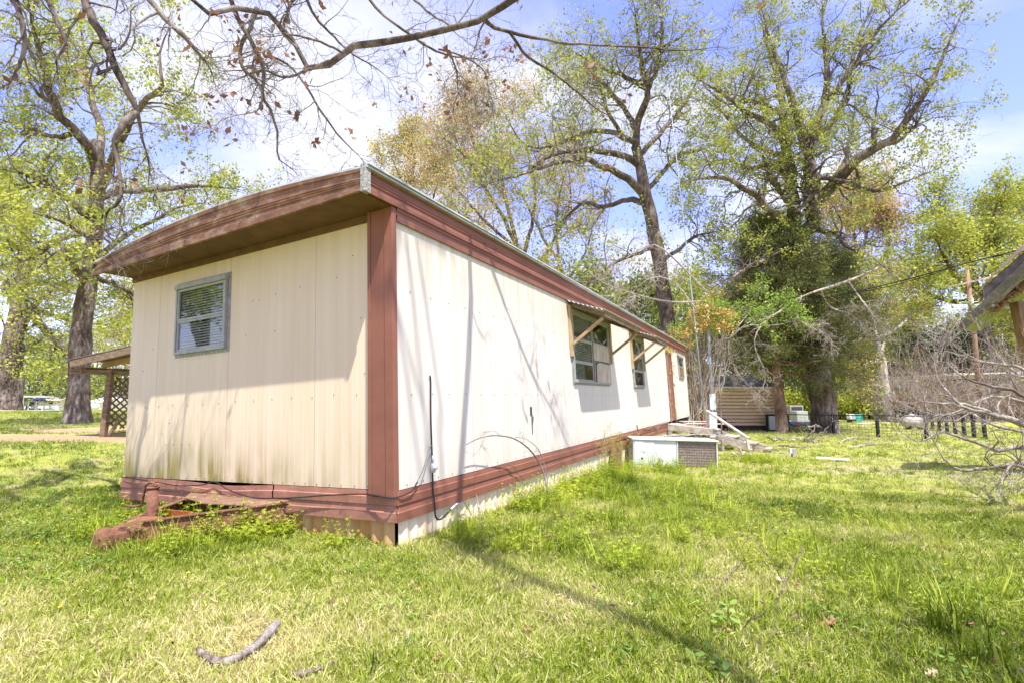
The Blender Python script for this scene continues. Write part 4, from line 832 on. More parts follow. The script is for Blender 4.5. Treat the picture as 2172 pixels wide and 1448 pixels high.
# pines and other trees standing in the distance: each is its own tree
def px_tree(px, dist, h, r, leafm, label, bark=M_TWIG, L=4.5, group='trees along the far side of the lawn', nl=8, n1=8, n2=6, n3=3, ls=.3, pl=.85, low=.3, **kw):
    p = at(px, 842, dist); z = float(gz(p[0], p[1]))
    return auto_tree('tree', label, (p[0], p[1], z), h, r, nl, L, bark, leafm, lean=(random.uniform(-.6, .6), random.uniform(-.6, .6)), fork=low, group=group,
        n1=n1, n2=n2, n3=n3, l1=L*.55, l2=L*.3, l3=L*.16, leafn=4, leafsize=ls, spread=ls*1.3, pleaf=pl, up=.15, rmin=.014, sides=4, **kw)
FAR = [
 (1255, 40, 10.5, .22, L_PINE, 'full yellow-green pine crown close behind the roof', 4.0, .95),
 (1340, 46, 13, .25, L_PINE, 'olive pine beyond the trunk of the dark oak', 4.2, .9),
 (1470, 52, 15, .25, L_OAK, 'leafy tree seen behind the antenna mast', 5, .8),
 (1560, 48, 13, .25, L_YEL, 'yellowish tree behind the top of the cedar', 5, .8),
 (1770, 55, 12, .25, L_YEL, 'yellow tree filling the gap right of the cedar', 5, .9),
 (1730, 62, 12, .22, L_OAK, 'green tree low behind the big oak trunk', 5, .9),
 (1935, 58, 13, .22, L_OAK, 'green tree standing left of the utility pole', 4.5, .7),
 (2150, 60, 16, .25, L_YEL, 'yellowish tree behind the torn eave at right', 5.5, .8),
 (2230, 45, 14, .25, L_OAK, 'green tree at the very right edge', 5.5, .8),
 (100, 118, 17, .3, L_OAKG, 'rounded green tree behind the white far houses', 6, .95),
 (200, 112, 22, .3, L_OAK, 'pale green tree behind the porch roof', 6, .4),
 (262, 108, 24, .28, L_YEL, 'yellowish tree just left of the end wall', 5.5, .4),
 (330, 62, 17, .3, L_YEL, 'pale yellow tree hidden low behind the mobile home', 6, .85),
 (-90, 62, 15, .3, L_OAK, 'pale green tree at the very left edge', 6, .4),
 (150, 120, 20, .25, L_YEL, 'thin yellowish tree in front of the far green one', 5, .3),
 (60, 128, 20, .3, L_OAK, 'distant olive tree over the blue-topped house', 7, .9),
 (480, 70, 18, .3, L_OAK, 'green tree behind the bowed roof', 6, .75),
 (640, 75, 17, .3, L_OAK, 'green tree hidden behind the bowed roof', 6, .75),
 (780, 66, 16, .3, L_OAK, 'green tree behind the corner of the roof', 6, .75),
 (1000, 80, 19, .3, L_YEL, 'yellow tree far behind the middle of the roof', 6, .7),
 (1420, 80, 19, .3, L_OAK, 'far green tree in line with the dark oak', 6, .7),
 (1640, 75, 15, .3, L_OAK, 'far green tree behind the cedar', 6, .8),
 (1860, 85, 15, .3, L_OAKG, 'far bushy tree behind the leaning pale trunk', 6, .9),
 (1990, 80, 15, .3, L_OAKG, 'far bushy tree above the thicket', 6, .8)]
for (px_, di, h_, r_, lm, lab, L_, pl) in FAR: px_tree(px_, di, h_, r_, lm, lab, L=L_, pl=pl)
# a continuous far wood behind them
N = 130; wx = []; 
for k in range(N):
    th = -58+116*(k+random.random())/N; D = random.uniform(132, 170); wx.append((D*math.sin(rad(th)), D*math.cos(rad(th))))
C = []; 
for (x_, y_) in wx:
    hh = random.uniform(9, 16); zz = float(gz(x_, y_)); q = rng.normal(size=(90, 3)); q = nrm(q)*(rng.random((90, 1))**.35)*np.array([5.5, 5.5, hh*.5]); C.append(q+np.array([x_, y_, zz+hh*.5]))
C = np.concatenate(C); V, Fq, tn = leaves(C, .9, 5, .9, .7)
o = np_mesh('wood', V, [Fq], leafmat('far_wood_leaf', (.10,.14,.05), (.19,.24,.08), (.32,.34,.13)), None, False, tn, 'stuff'); tag(o, 'far green wood along the horizon', 'wood')

# evergreen mass and thicket at right
def bush(name, label, cx_, cy_, z0, rx, ry, rz, leafm, n, size, cat='bush', stems=40, bark=M_TWIG, spread=None):
    B = np.array([cx_, cy_, float(gz(cx_, cy_))]); e = empty(name, tuple(B), label, cat)
    q = nrm(rng.normal(size=(n, 3)))*(rng.random((n, 1))**.4); nz = 1+.35*np.sin(q[:, :1]*7+q[:, 2:]*5+cx_); C = q*np.array([rx, ry, rz])*nz+np.array([0, 0, z0+rz]); C = C[C[:, 2] > 0]
    V, Fq, tn = leaves(C, size, 5, spread or size, .5); np_mesh('crown', V, [Fq], leafm, e, False, tn, 'stuff')
    P = np.zeros((stems, 7, 3)); P[:, 0] = rng.normal(size=(stems, 3))*np.array([rx*.3, ry*.3, 0]); dd = nrm(rng.normal(size=(stems, 3))*np.array([.35, .35, .1])+np.array([0, 0, 1]))
    for k in range(1, 7): dd = nrm(dd+rng.normal(size=(stems, 3))*.12); P[:, k] = P[:, k-1]+dd*(z0+rz*1.5)/6
    V, Fq = tubes(P, np.linspace(.05, .012, 7)[None]*np.ones((stems, 1)), 4); np_mesh('stems', V, [Fq], bark, e, False, None, 'stuff'); return e
p = at(2000, 842, 46); bush('holly_tree', 'dark evergreen mass behind the bare thicket', p[0], p[1], 2.6, 4.8, 2.4, 2.6, L_DKG, 2800, .32, 'tree')
p = at(1930, 842, 44); bush('holly_tree', 'grey-green brambly mass left of the dark evergreen', p[0], p[1], .8, 2.6, 2.4, 2.4, leafmat('grey_bramble_leaf', (.13,.13,.08), (.24,.22,.14), (.34,.30,.2)), 1500, .25, 'tree')
p = at(1925, 842, 37); bush('brown_bush', 'rust-brown bush below the white-roofed house', p[0], p[1], 0, 1.3, .7, .9, leafmat('rust_leaf', (.17,.10,.045), (.28,.175,.09), (.4,.29,.16)), 700, .12)
p = at(1770, 842, 42); bush('green_bush', 'green shrubs beyond the far wire fence', p[0], p[1], 0, 6, 2, 1.1, L_OAK, 2400, .25)
p = at(1600, 842, 55); bush('green_bush', 'green shrubs behind the tan shed', p[0], p[1], 0, 6, 2, 1.6, L_OAKG, 2000, .3)
p = at(166, 842, 92); bush('green_bush', 'green shrub between the white far houses and the oak', p[0], p[1], 0, 1.2, 2, 1.8, L_OAKG, 900, .25)
# bare brown thicket
B = at(2075, 842, 37.5); B[2] = float(gz(B[0], B[1])); e = empty('thicket', tuple(B), 'bare brown thicket of upright stems in front of the white-roofed house', 'thicket')
n = 420; P = np.zeros((n, 9, 3)); P[:, 0] = rng.uniform(-1, 1, (n, 3))*np.array([7.0, 1.4, 0]); dd = nrm(rng.normal(size=(n, 3))*np.array([.35, .3, .1])+np.array([0, 0, 1])); Ls = rng.uniform(2.4, 7.0, (n, 1))
for k in range(1, 9): dd = nrm(dd+rng.normal(size=(n, 3))*.16); P[:, k] = P[:, k-1]+dd*Ls/8
R = np.linspace(.024, .010, 9)[None]*np.ones((n, 1)); a, ar = children(P, R, 7, 1.4, .7, 6, up=.1, wig=.35, rmin=.005)
V, Fs = cat_mesh([tubes(P, R, 4), tubes(a, ar, 3)]); np_mesh('stems', V, Fs, barkmat('thicket_bark', (.16,.11,.08), (.34,.25,.19), (.52,.42,.35), 6), e, False, None, 'stuff')

# bare shrub reaching in from the right edge
dl = [T(p, 6.0, 18, .6) for p in (
   [(2230,900,26),(2172,897,16,-.1),(2123,884,12,0),(2085,872,10,.1),(2047,865,8,.2),(2015,837,6,.3),(1988,800,5,.4),(1979,758,4,.5),(1960,735,3,.5)],
   [(2230,985,12),(2172,982,11,-.2),(2134,985,10,-.3),(2087,992,9,-.4),(2062,996,8,-.4),(2033,995,7,-.5),(2007,980,6,-.5),(1993,957,5,-.5),(1979,933,4,-.5),(1960,902,3,-.5)],
   [(2230,945,14),(2172,948,12,.2),(2146,946,11,.2),(2123,953,10,.2),(2062,935,8,.3),(2006,917,7,.4),(1986,919,6,.4),(1948,937,5,.5),(1919,919,4,.5),(1877,902,3,.5)],
   [(2230,905,14),(2172,902,11,.5),(2123,881,9,.6),(2076,865,8,.7),(2040,855,7,.8),(1977,854,6,.9),(1942,846,5,1),(1933,830,4,1),(1939,807,3,1)],
   [(2230,800,12),(2172,785,8,.3),(2155,778,7,.3),(2114,772,7,.4),(2078,765,6,.5),(2056,754,5,.6),(2033,740,4,.6),(2010,715,3,.7)],
   [(2230,860,12),(2172,841,9,-.3),(2150,825,8,-.3),(2105,819,7,-.3),(2061,807,6,-.3),(2029,789,5,-.3),(2009,767,4,-.2),(1997,744,3,-.2)],
   [(2230,830,10),(2172,800,8,.9),(2130,770,7,1),(2100,730,5,1),(2080,700,3,1)],
   [(2210,1010,10),(2150,985,7,-.6),(2130,1010,5,-.7),(2115,1040,4,-.8)],
   [(2220,870,10),(2172,850,8,1.2),(2100,840,6,1.3),(2010,880,5,1.4),(1950,870,4,1.5),(1900,850,3,1.5)],
   [(2220,930,10),(2172,915,7,1.3),(2100,900,6,1.3),(2050,870,5,1.4),(2000,880,4,1.4),(1950,900,3,1.5)])]
B = dl[0][0][0].copy(); B[2] = float(gz(B[0], B[1]))
tp0 = smooth_poly([B, (B+dl[0][0][0])/2+[.05, 0, 0], dl[0][0][0]], [.09, .07, .06], 10)
tree('bare_shrub', 'leafless grey shrub arching into view from the right edge', B, tp0, dl, M_DEAD, L_GRN, n1=11, n2=4, n3=2, l1=.6, l2=.3, l3=.15, leafn=3, leafsize=.05, spread=.02, pleaf=.012, up=.25, wig=.3, twigmat=M_DEAD, cat='shrub', rmin=.0028, sides=5)

# bare oak whose limbs reach over the camera; its trunk stands behind the camera
TB = np.array([5.5, -6.0, 0.])
dd = 4.6
OV = [T(p, dd, 22, .8) for p in (
   [(1260,-260,24,-2.2),(1120,-40,18,-.6),(1060,18,15),(1025,42,13),(960,58,13),(900,72,13),(850,85,14,.1),(795,92,15,.2),(748,100,15,.3),(725,112,15,.3),(700,132,14,.4),(672,150,12,.4),(655,148,12,.5),(640,125,12,.5),(618,80,12,.5),(590,50,13,.4),(555,20,15,.2),(520,12,15,.1),(480,25,16,0),(455,38,17,0),(430,22,14,-.2),(398,-8,12,-.3),(330,-80,12,-1)],
   [(1025,42,10),(1045,60,9,.1),(1075,68,8,.2),(1110,75,8,.3),(1160,85,7,.4),(1200,92,6,.5),(1280,97,5,.7),(1360,100,5,1),(1440,108,4,1.2),(1530,100,3,1.3)],
   [(1080,68,7,.2),(1095,90,7,.3),(1112,115,7,.4),(1140,135,6,.5),(1180,160,5,.6),(1230,200,5,.8),(1270,235,4,1),(1330,260,3,1.2)],
   [(60,-60,12,.5),(160,-30,14,.4),(185,10,14,.3),(205,60,14,.2),(230,110,14,.2),(255,165,13,.2),(280,215,13,.2),(292,240,12,.2),(296,270,9,.3),(305,310,8,.4),(318,350,8,.5),(314,395,5,.6)],
   [(290,240,12,.2),(265,255,11,.1),(250,280,11,0),(243,310,10,0),(252,350,8,0),(258,400,7,0),(250,430,7,0),(228,450,6,.1),(222,480,5,.1),(215,520,4,.1)],
   [(300,-40,12,.3),(325,10,11,.3),(355,45,10,.3),(390,80,9,.3),(425,115,8,.4),(445,145,6,.5),(458,185,4,.5)],
   [(480,-40,9,.6),(500,30,9,.6),(540,100,9,.7),(560,150,8,.8),(555,200,7,.8),(575,235,6,.9),(588,280,6,1),(590,335,5,1),(615,355,4,1),(640,378,3,1)],
   [(545,18,10,.4),(530,60,9,.4),(510,100,8,.5),(515,145,7,.5),(548,175,6,.6),(556,205,5,.6),(545,235,4,.6),(480,250,3,.7)],
   [(560,120,6,.7),(600,130,5,.8),(640,170,5,.9),(680,235,5,1),(720,290,4,1.1),(760,330,3,1.2),(790,365,3,1.3)],
   [(640,-30,7,.8),(665,30,6,.8),(700,70,5,.9),(740,110,4,1),(790,140,4,1.1),(830,170,3,1.2)],
   [(770,-20,7,.2),(800,20,6,.2),(850,60,6,.2),(900,95,5,.3),(950,118,5,.4),(1010,125,4,.5),(1035,132,3,.6)],
   [(955,118,5,.4),(968,150,4,.5),(972,200,3,.6)], [(930,105,4,.4),(980,120,4,.5),(1025,150,3,.6),(1038,200,3,.7)],
   [(860,-20,6,1),(900,20,5,1),(940,45,5,1),(965,55,4,1),(1000,10,4,1),(1010,-20,3,1)],
   [(10,-20,10,.6),(35,10,9,.6),(48,60,8,.6),(50,110,7,.6),(35,150,6,.7),(15,190,4,.8)],
   [(90,-20,8,1.2),(110,20,8,1.2),(135,80,7,1.2),(140,95,6,1.2),(120,130,5,1.3),(125,170,4,1.4)],
   [(660,148,6,.5),(600,165,5,.8),(560,150,5,.8),(500,170,4,1)], [(600,60,6,.5),(620,0,6,.5),(640,-30,5,.4)], [(725,112,5,.3),(680,90,5,0),(620,75,4,-.2),(560,80,3,-.3)])]
# out-of-frame limbs that carry them and shade the wall
def arc(p0, p1, r0, r1, h=1.2, K=12):
    s = np.linspace(0, 1, K)[:, None]; p0 = np.array(p0, float); p1 = np.array(p1, float)
    P = p0+(p1-p0)*s+np.array([0, 0, h])*np.sin(s*math.pi)+rng.normal(size=(K, 3))*.16*np.sin(s*math.pi); return P, np.linspace(r0, r1, K)
fork = TB+[0, 0, 4.6]
fork = TB+[0, 0, 6.5]; hubA = np.array([-3.6, .6, 11.0]); hubB = np.array([1.8, -.6, 11.6])
OV.append(arc(fork, hubB, .07, .035, .8)); OV.append(arc(fork, (-3.0, -3.5, 10.4), .08, .06, .5)); OV.append(arc((-3.0, -3.5, 10.4), hubA, .08, .05, .3))
for k in (3, 5, 14, 15): OV.append(arc(hubA, OV[k][0][0], .018, OV[k][1][0], .25))
for k in (0, 6, 9, 10, 13): OV.append(arc(hubB, OV[k][0][0], .018, OV[k][1][0], .25))
for q in ((4.2, 1.2, 11.9), (6.8, .2, 10.6)): OV.append(arc(hubB, q, .05, .015, .5))
tree('oak_tree', 'bare overhanging oak limbs with a few dead brown leaves across the top', TB, smooth_poly([TB-[0, 0, .3], TB+[0, 0, 1.5], TB+[.1, .1, 4.2], fork], [.48, .32, .27, .2], 14), OV, M_BARK, L_BRN,
  n1=11, n2=5, n3=3, l1=.75, l2=.38, l3=.2, leafn=4, leafsize=.075, spread=.035, pleaf=.016, up=-.12, wig=.38, rmin=.0022, sides=5, twigmat=M_TWIG)

# oaks outside the frame at left, seen mirrored in the end window
for (x_, y_, lab) in ((-17, -1.5, 'green oak outside the frame, mirrored in the end window'), (-24, 4, 'second oak outside the frame, mirrored in the end window'), (-19, -9, 'third oak outside the frame, far to the left of the camera')):
    auto_tree('oak_tree', lab, (x_, y_, float(gz(x_, y_))), 9.5, .32, 8, 4.2, M_BARKD, L_OAK, n1=8, n2=6, n3=3, l1=2.2, l2=1.1, l3=.6, leafn=6, leafsize=.2, spread=.25, pleaf=.8, rmin=.01, sides=4, fork=.35)

auto_tree('oak_tree', 'leafy young oak just behind the camera, shading the right foreground', (5.2, -1.9, 0.), 8.0, .16, 9, 3.0, M_BARK, L_OAK, n1=9, n2=6, n3=3, l1=1.5, l2=.8, l3=.4, leafn=9, leafsize=.11, spread=.13, pleaf=.5, rmin=.005, sides=4, fork=.5, el=(.1, .9))

# ------------------------------------------------------------------ packaged air conditioner
p0 = gp(1345, 992); p0 = at(1343, 990, 10.3); p0[2] = float(gz(p0[0], p0[1]))
ux = nrm(np.array([.93, -.36, 0.])); uy = np.array([.36, .93, 0.])
p1_ = at(1513, 940, 10.0)
ac = empty('air_conditioner', tuple(p0), 'grey-green package air conditioner with rusty mesh coil cage beside the long wall', 'air conditioner'); ac.rotation_euler = (0, rad(1.2), math.atan2(-.07, 1.0))
wA, wB, hh, dp = .86, .80, .53, .66
mb = MB(); mb.box(0, .43, 0, dp, -.05, hh); mb.build('panel_body', M_ACM, ac, bev=.006)
mb = MB(); mb.box(.433, wA, .012, dp, -.05, hh-.004); mb.build('side_panel', mat('pale_enamel', (.58,.62,.60), (.66,.69,.67), 3, .45), ac, bev=.006)
mb = MB(); mb.box(.02, .20, -.008, -.001, .06, hh-.03); mb.build('access_panel', M_ACM, ac, bev=.003)
mb = MB(); mb.box(.14, .235, -.0125, -.009, hh-.22, hh-.07); mb.build('rating_plate', M_WHITE, ac)
mb = MB(); mb.box(.10, .15, -.013, -.009, .16, .19); mb.build('sticker', M_WHITE, ac)
mb = MB(); mb.box(.155, .195, -.013, -.009, .155, .19); mb.build('sticker', M_BLACK, ac)
mb = MB(); mb.box(-.012, wA+wB+.012, -.022, dp+.02, hh, hh+.03); mb.build('top_cover', mat('top_enamel', (.56,.60,.57), (.46,.48,.43), 6, .5), ac, bev=.008)
for k in range(9):
    mb = MB(); mb.box(.03+k*.2, .038+k*.2, -.028, -.022, hh+.01, hh+.018); 
    mb.build('screw', M_SCREW, ac)
mb = MB(); mb.box(wA+.02, wA+wB-.02, .04, dp-.03, -.05, hh); mb.build('coil', M_COIL, ac)
mb = MB()
for x_ in (wA+.005, wA+wB-.025): mb.box(x_, x_+.02, 0, .03, -.05, hh); mb.box(x_, x_+.02, dp-.03, dp, -.05, hh)
mb.build('corner_upright', M_ACM, ac)
mb = MB()
for k in range(17): x_ = wA+.02+k*(wB-.04)/16; mb.tube([(x_, .018, -.04), (x_, .018, hh)], .0035, 4); 
for k in range(20): y_ = .03+k*(dp-.06)/19; mb.tube([(wA+wB-.008, y_, -.04), (wA+wB-.008, y_, hh)], .0035, 4)
for k in range(10):
    z_ = .0+k*hh/10; mb.tube([(wA+.01, .012, z_), (wA+wB-.01, .012, z_)], .0035, 4); mb.tube([(wA+wB-.004, .03, z_), (wA+wB-.004, dp-.03, z_)], .0035, 4)
mb.build('wire_cage', M_WIRE, ac, kind='stuff')
acw = lambda x, y, z: np.array(p0)+np.array([x*math.cos(-.07)-y*math.sin(-.07), x*math.sin(-.07)+y*math.cos(-.07), z])
def stick(name, pts, r0, r1, m, label, cat='stick', group=None, K=24, side=0, kids=0, n=7, crook=.0):
    P, _ = smooth_poly(pts, [r0]*len(pts), K); P[1:-1] += rng.normal(size=(K-2, 3))*crook; R = np.linspace(r0, r1, K)*(1+.08*rng.normal(size=K)); B = P[0].copy()
    Vf = [tubes(P[None], R[None], n)]
    if kids:
        a, ar = children(P[None], R[None], kids, np.linalg.norm(P[-1]-P[0])*.3, .7, 6, up=.05, wig=.3, rmin=r1*.6); Vf.append(tubes(a, ar, 5))
        b_, br = children(a, ar, 3, np.linalg.norm(P[-1]-P[0])*.12, .7, 5, up=.05, wig=.3, rmin=r1*.5); Vf.append(tubes(b_, br, 4))
    V, Fs = cat_mesh(Vf); o = np_mesh(name, V-B, Fs, m, None, True); o.location = tuple(B); return tag(o, label, cat, group)
stick('fallen_branch', [acw(.62, -.02, hh+.07), acw(.8, .1, hh+.09), acw(1.0, .05, hh+.075), acw(1.3, .2, hh+.1), acw(1.6, .15, hh+.09), acw(1.95, -.1, hh+.02), acw(2.15, -.2, hh-.25)], .013, .004, M_DEAD, 'pale crooked branch lying across the top of the air conditioner', 'branch', kids=8)
stick('fallen_branch', [acw(.9, .5, hh+.07), acw(1.2, .35, hh+.09), acw(1.5, .5, hh+.08)], .014, .006, M_DEAD, 'short pale branch at the back of the air conditioner top', 'branch', kids=4)
stick('fallen_branch', [acw(.78, .25, hh+.06), acw(.80, .2, hh+.14), acw(.84, .2, hh+.2)], .010, .006, M_DEAD, 'upturned white stub of wood on the air conditioner', 'branch')

# ------------------------------------------------------------------ collapsed wooden steps
st = empty('wooden_steps', tuple(H(12.4, -.6, -.6)), 'broken weathered wooden landing and steps sagging below the door', 'steps'); SB = np.array(H(12.4, -.6, -.6))
def wl(a, b, c): return Vector(H(a, b, c)-SB)
def plank(p, q, w, h, m=M_PLANK, nm='plank', up=(0, 0, 1)):
    mb = MB(); mb.bar(p, q, w, h, up); mb.build(nm, m, st, bev=.004)
for k in range(9):      # landing boards run out from the wall, the outer end has dropped
    a_ = 12.15+k*.155; plank(wl(a_, -.05, -.06-.006*k), wl(a_+.03, -1.35+random.uniform(-.08, .05), -.22-.012*k+random.uniform(-.02, .02)), .14, .035)
plank(wl(12.06, -.04, -.16), wl(12.1, -1.3, -.33), .04, .14, M_WOODG, 'joist', (0, 0, 1)); plank(wl(13.6, -.04, -.16), wl(13.6, -1.3, -.40), .04, .14, M_WOODG, 'joist')
plank(wl(12.0, -1.36, -.36), wl(13.7, -1.42, -.43), .04, .13, M_WOODG, 'joist')
plank(wl(12.3, -.5, -.05), wl(12.9, -1.6, -.12), .26, .02, mat('fallen_board', (.55,.40,.28), (.66,.52,.40), 6, .8), 'board'); plank(wl(12.5, -.35, .0), wl(13.3, -1.25, -.06), .2, .02, M_PLANK, 'board')
for (a_, b_, c_, ln) in ((12.2, -1.6, -.42, 1.2), (12.1, -1.78, -.44, 1.2), (12.05, -2.1, -.60, 1.15), (12.0, -2.27, -.62, 1.15), (11.9, -2.62, -.76, 1.0), (11.85, -2.95, -.84, .6)):
    plank(wl(a_, b_, c_), wl(a_+ln, b_-.05, c_-.05), .16, .04, M_WOODG if c_ < -.6 else M_PLANK)
for a_ in (12.1, 13.1): plank(wl(a_, -1.35, -.42), wl(a_-.05, -2.95, -1.0), .045, .2, M_WOODG, 'stringer')
plank(wl(12.0, -1.5, -.5), wl(12.0, -1.5, -.95), .09, .09, M_WOODG, 'leg'); plank(wl(12.05, -2.2, -.66), wl(12.05, -2.2, -1.0), .09, .09, M_WOODG, 'leg'); plank(wl(12.1, -.1, -.25), wl(12.1, -.1, -.95), .09, .09, M_WOODG, 'leg')
hd = 14.2; A_ = [Vector(at(1501, 872, hd+.6)), Vector(at(1502, 935, hd+.6)), Vector(at(1584, 931, hd-.9)), Vector(at(1593, 972, hd-.9))]
V0 = Vector(SB)
mb = MB(); mb.bar(A_[1]-V0, A_[0]-V0, .06, .06); mb.build('handrail_post', M_PLANK, st, bev=.004)
mb = MB(); mb.bar(A_[3]-V0, A_[2]-V0, .06, .06); mb.build('handrail_post', M_PLANK, st, bev=.004)
mb = MB(); mb.bar(A_[0]-V0+Vector((-.02,.02,.03)), A_[2]-V0+Vector((.03,-.03,.03)), .09, .045); mb.build('handrail', M_PLANK, st, bev=.004)
for k in range(7):
    q = at(1560+k*4.5, 968-k*1.5, 12.8); q[2] = float(gz(q[0], q[1]))+.03+random.random()*.05; v = rng.normal(size=3)*.12; v[2] = abs(v[2])*.8
    mb = MB(); mb.bar(tuple(-v), tuple(v), .07, .025); o = mb.build('wood_scrap', M_PLANK, None); o.location = tuple(q); tag(o, 'broken scrap of grey wood at the foot of the handrail', 'wood scrap', 'wood scraps below the handrail')

# ------------------------------------------------------------------ utility posts, meter and vine at the far end of the home
def onground(px, d, py=842): q = at(px, py, d); q[2] = float(gz(q[0], q[1])); return q
for (x_, d_, w_, yt, lab) in ((1493, 21.0, 13, 683, 'thick brown wooden post carrying the vine beside the meter mast'), (1467, 21.6, 12, 680, 'brown wooden post just past the far corner of the home')):
    q = onground(x_, d_); top = at(x_, yt, d_); mb = MB(); mb.tube([(0, 0, -.2), (0, 0, (top[2]-q[2])*.5), (0, .0, top[2]-q[2])], [w_/2/F_PX*d_, w_/2.1/F_PX*d_, w_/2.3/F_PX*d_], 12); o = mb.build('wooden_post', mat('pole_wood', (.20,.13,.07), (.38,.27,.17), 9, .9, .5, 30, stretch=(1,1,.2)), None, True); o.location = tuple(q); tag(o, lab, 'post')
q = onground(1509, 20.2); e = empty('meter_mast', tuple(q), 'galvanised conduit mast with two grey electrical boxes', 'electrical mast')
zt = at(1509, 655, 20.2)[2]-q[2]; zb = [at(1509, y, 20.2)[2]-q[2] for y in (835, 868, 873, 915)]
mb = MB(); mb.tube([(0, 0, 0), (0, 0, zt)], .055, 10); mb.build('conduit', M_GALV, e, True)
mb = MB(); mb.tube([(0, 0, zt), (0, 0, zt+.1), (-.1, 0, zt+.14), (-.18, 0, zt+.05)], .06, 8); mb.build('weatherhead', M_GALV, e, True)
mb = MB(); mb.box(-.12, .12, -.12, .04, zb[1], zb[0]); mb.build('meter_box', M_GALV, e, bev=.01)
mb = MB(); mb.box(-.16, .15, -.10, .06, .05, zb[2]); mb.build('breaker_box', M_GALV, e, bev=.01)
q = onground(1478, 20.8); e = empty('electrical_box', tuple(q), 'small grey electrical box on a short post beside the far corner of the home', 'electrical box')
mb = MB(); mb.box(-.16, .16, -.1, .1, at(1478, 867, 20.8)[2]-q[2], at(1478, 852, 20.8)[2]-q[2]); mb.build('box', M_GALV, e, bev=.01); mb = MB(); mb.box(-.06, .06, -.02, .06, 0, at(1478, 867, 20.8)[2]-q[2]); mb.build('post', M_WOODG, e)
q = onground(1490, 20.3); mb = MB(); mb.box(-.07, .07, -.1, .0, .35, .8); o = mb.build('red_box', mat('red_paint', (.45,.10,.06), (.35,.08,.05), 6, .6), None, bev=.01); o.location = tuple(q); tag(o, 'small brick-red box between the meter mast and the vine stems', 'box')
# vine
vb = onground(1486, 20.4); e = empty('flowering_vine', tuple(vb), 'tangled vine with orange trumpet flowers smothering the posts at the far corner', 'vine')
n = 46; K = 12; P = np.zeros((n, K, 3))
for i in range(n):
    x0, x1 = random.uniform(1468, 1500), random.uniform(1435, 1560); a0 = at(x0, random.uniform(880, 915), 20.3); a1 = at(x1, random.uniform(640, 740), 20.3+random.uniform(-.8, .6)); s = np.linspace(0, 1, K)[:, None]
    P[i] = a0+(a1-a0)*s+np.array([1, 0, 0])*np.sin(s*math.pi)*random.uniform(-.4, .5)+rng.normal(size=(K, 3))*.03
V, Fq = tubes(P, np.linspace(.018, .007, K)[None]*np.ones((n, 1)), 5); 
a, ar = children(P, np.full((n, K), .012), 5, .9, .8, 7, up=-.1, wig=.3, rmin=.005); V2, F2 = tubes(a, ar, 3); V, Fs = cat_mesh([(V, Fq), (V2, F2)]); np_mesh('stems', V-vb, Fs, M_PLANK if False else barkmat('vine_bark', (.22,.15,.10), (.42,.33,.25), (.6,.52,.42), 8), e, False, None, 'stuff')
def blob(px0, px1, py0, py1, d, n, dd=.6):
    return np.array([at(px0+(px1-px0)*random.random(), py0+(py1-py0)*random.random()**1.0, d+random.uniform(-dd, dd)) for _ in range(n)])
C = np.concatenate([blob(1455, 1545, 640, 700, 20.3, 260), blob(1420, 1480, 690, 735, 20.3, 120), blob(1510, 1560, 650, 710, 20.0, 110)]); V, Fq, tn = leaves(C, .09, 7, .12); np_mesh('leaves', V-vb, [Fq], L_GRN, e, False, tn, 'stuff')
C = np.concatenate([blob(1462, 1515, 645, 700, 20.0, 150), blob(1418, 1470, 700, 735, 20.0, 60), blob(1520, 1556, 655, 700, 19.7, 80)]); V, Fq, tn = leaves(C, .10, 4, .07, .8); np_mesh('flowers', V-vb, [Fq], leafmat('orange_flower', (.44,.20,.05), (.56,.32,.09), (.66,.50,.20), .3), e, False, tn, 'stuff')
C = np.array([H(12.86+random.uniform(-.06, .1), -.04, random.uniform(.0, 2.3)) for _ in range(40)]+[H(13.74+random.uniform(-.03, .05), -.03, random.uniform(-.0, 2.3)) for _ in range(70)]+[H(13.2+random.uniform(-.5, .5), -.06, random.uniform(2.15, 2.3)) for _ in range(60)]); V, Fq, tn = leaves(C, .05, 2, .03, .7); vb2 = H(12.9, 0, 0); e = empty('climbing_vine', tuple(vb2), 'small-leaved vine creeping round the brown door frame', 'vine')
np_mesh('leaves', V-vb2, [Fq], L_YEL, e, False, tn, 'stuff')
mb = MB(); mb.tube([tuple(Vector(H(12.84, -.03, c_))-Vector(vb2)+Vector((random.uniform(-.02,.02),0,0))) for c_ in np.linspace(-.1, 2.2, 14)], .008, 5); mb.build('stem', M_WOODG, e)
mb = MB(); mb.tube([tuple(Vector(H(13.75, -.03, c_))-Vector(vb2)+Vector((random.uniform(-.02,.02),0,0))) for c_ in np.linspace(-.1, 2.2, 14)], .008, 5); mb.build('stem', M_WOODG, e)

# antenna mast
M_MAST = mat('dull_mast', (.28,.32,.36), (.36,.40,.44), 8, .6)
q = onground(1473, 19.5); e = empty('antenna_mast', tuple(q), 'thin tall leaning metal antenna mast above the far end of the roof', 'antenna'); top = at(1418, 187, 19.5)-q; bot = at(1472, 665, 19.5)-q; bot0 = bot+(bot-top)*.45
mb = MB(); mb.tube([tuple(bot0*[1, 1, 0]+[0, 0, 0]), tuple(bot), tuple(bot*.5+top*.5), tuple(top)], [.028, .026, .02, .012], 8); mb.build('mast', M_MAST, e, True)
def mpt(y): f_ = (y-665)/(187-665); return bot+(top-bot)*f_
mb = MB(); c_ = mpt(330); mb.tube([tuple(c_+[-1.1, .3, -.12]), tuple(c_+[1.4, -.3, .35])], .014, 6); mb.build('boom', M_MAST, e, True)
for k in range(7):
    f_ = -1+k*.38; cc = c_+np.array([1, -.25, .16])*f_; mb = MB(); L_ = .35+.08*k; mb.tube([tuple(cc+[-.1*L_, -L_, 0]), tuple(cc+[.1*L_, L_, 0])], .005, 5); mb.build('element', M_MAST, e)
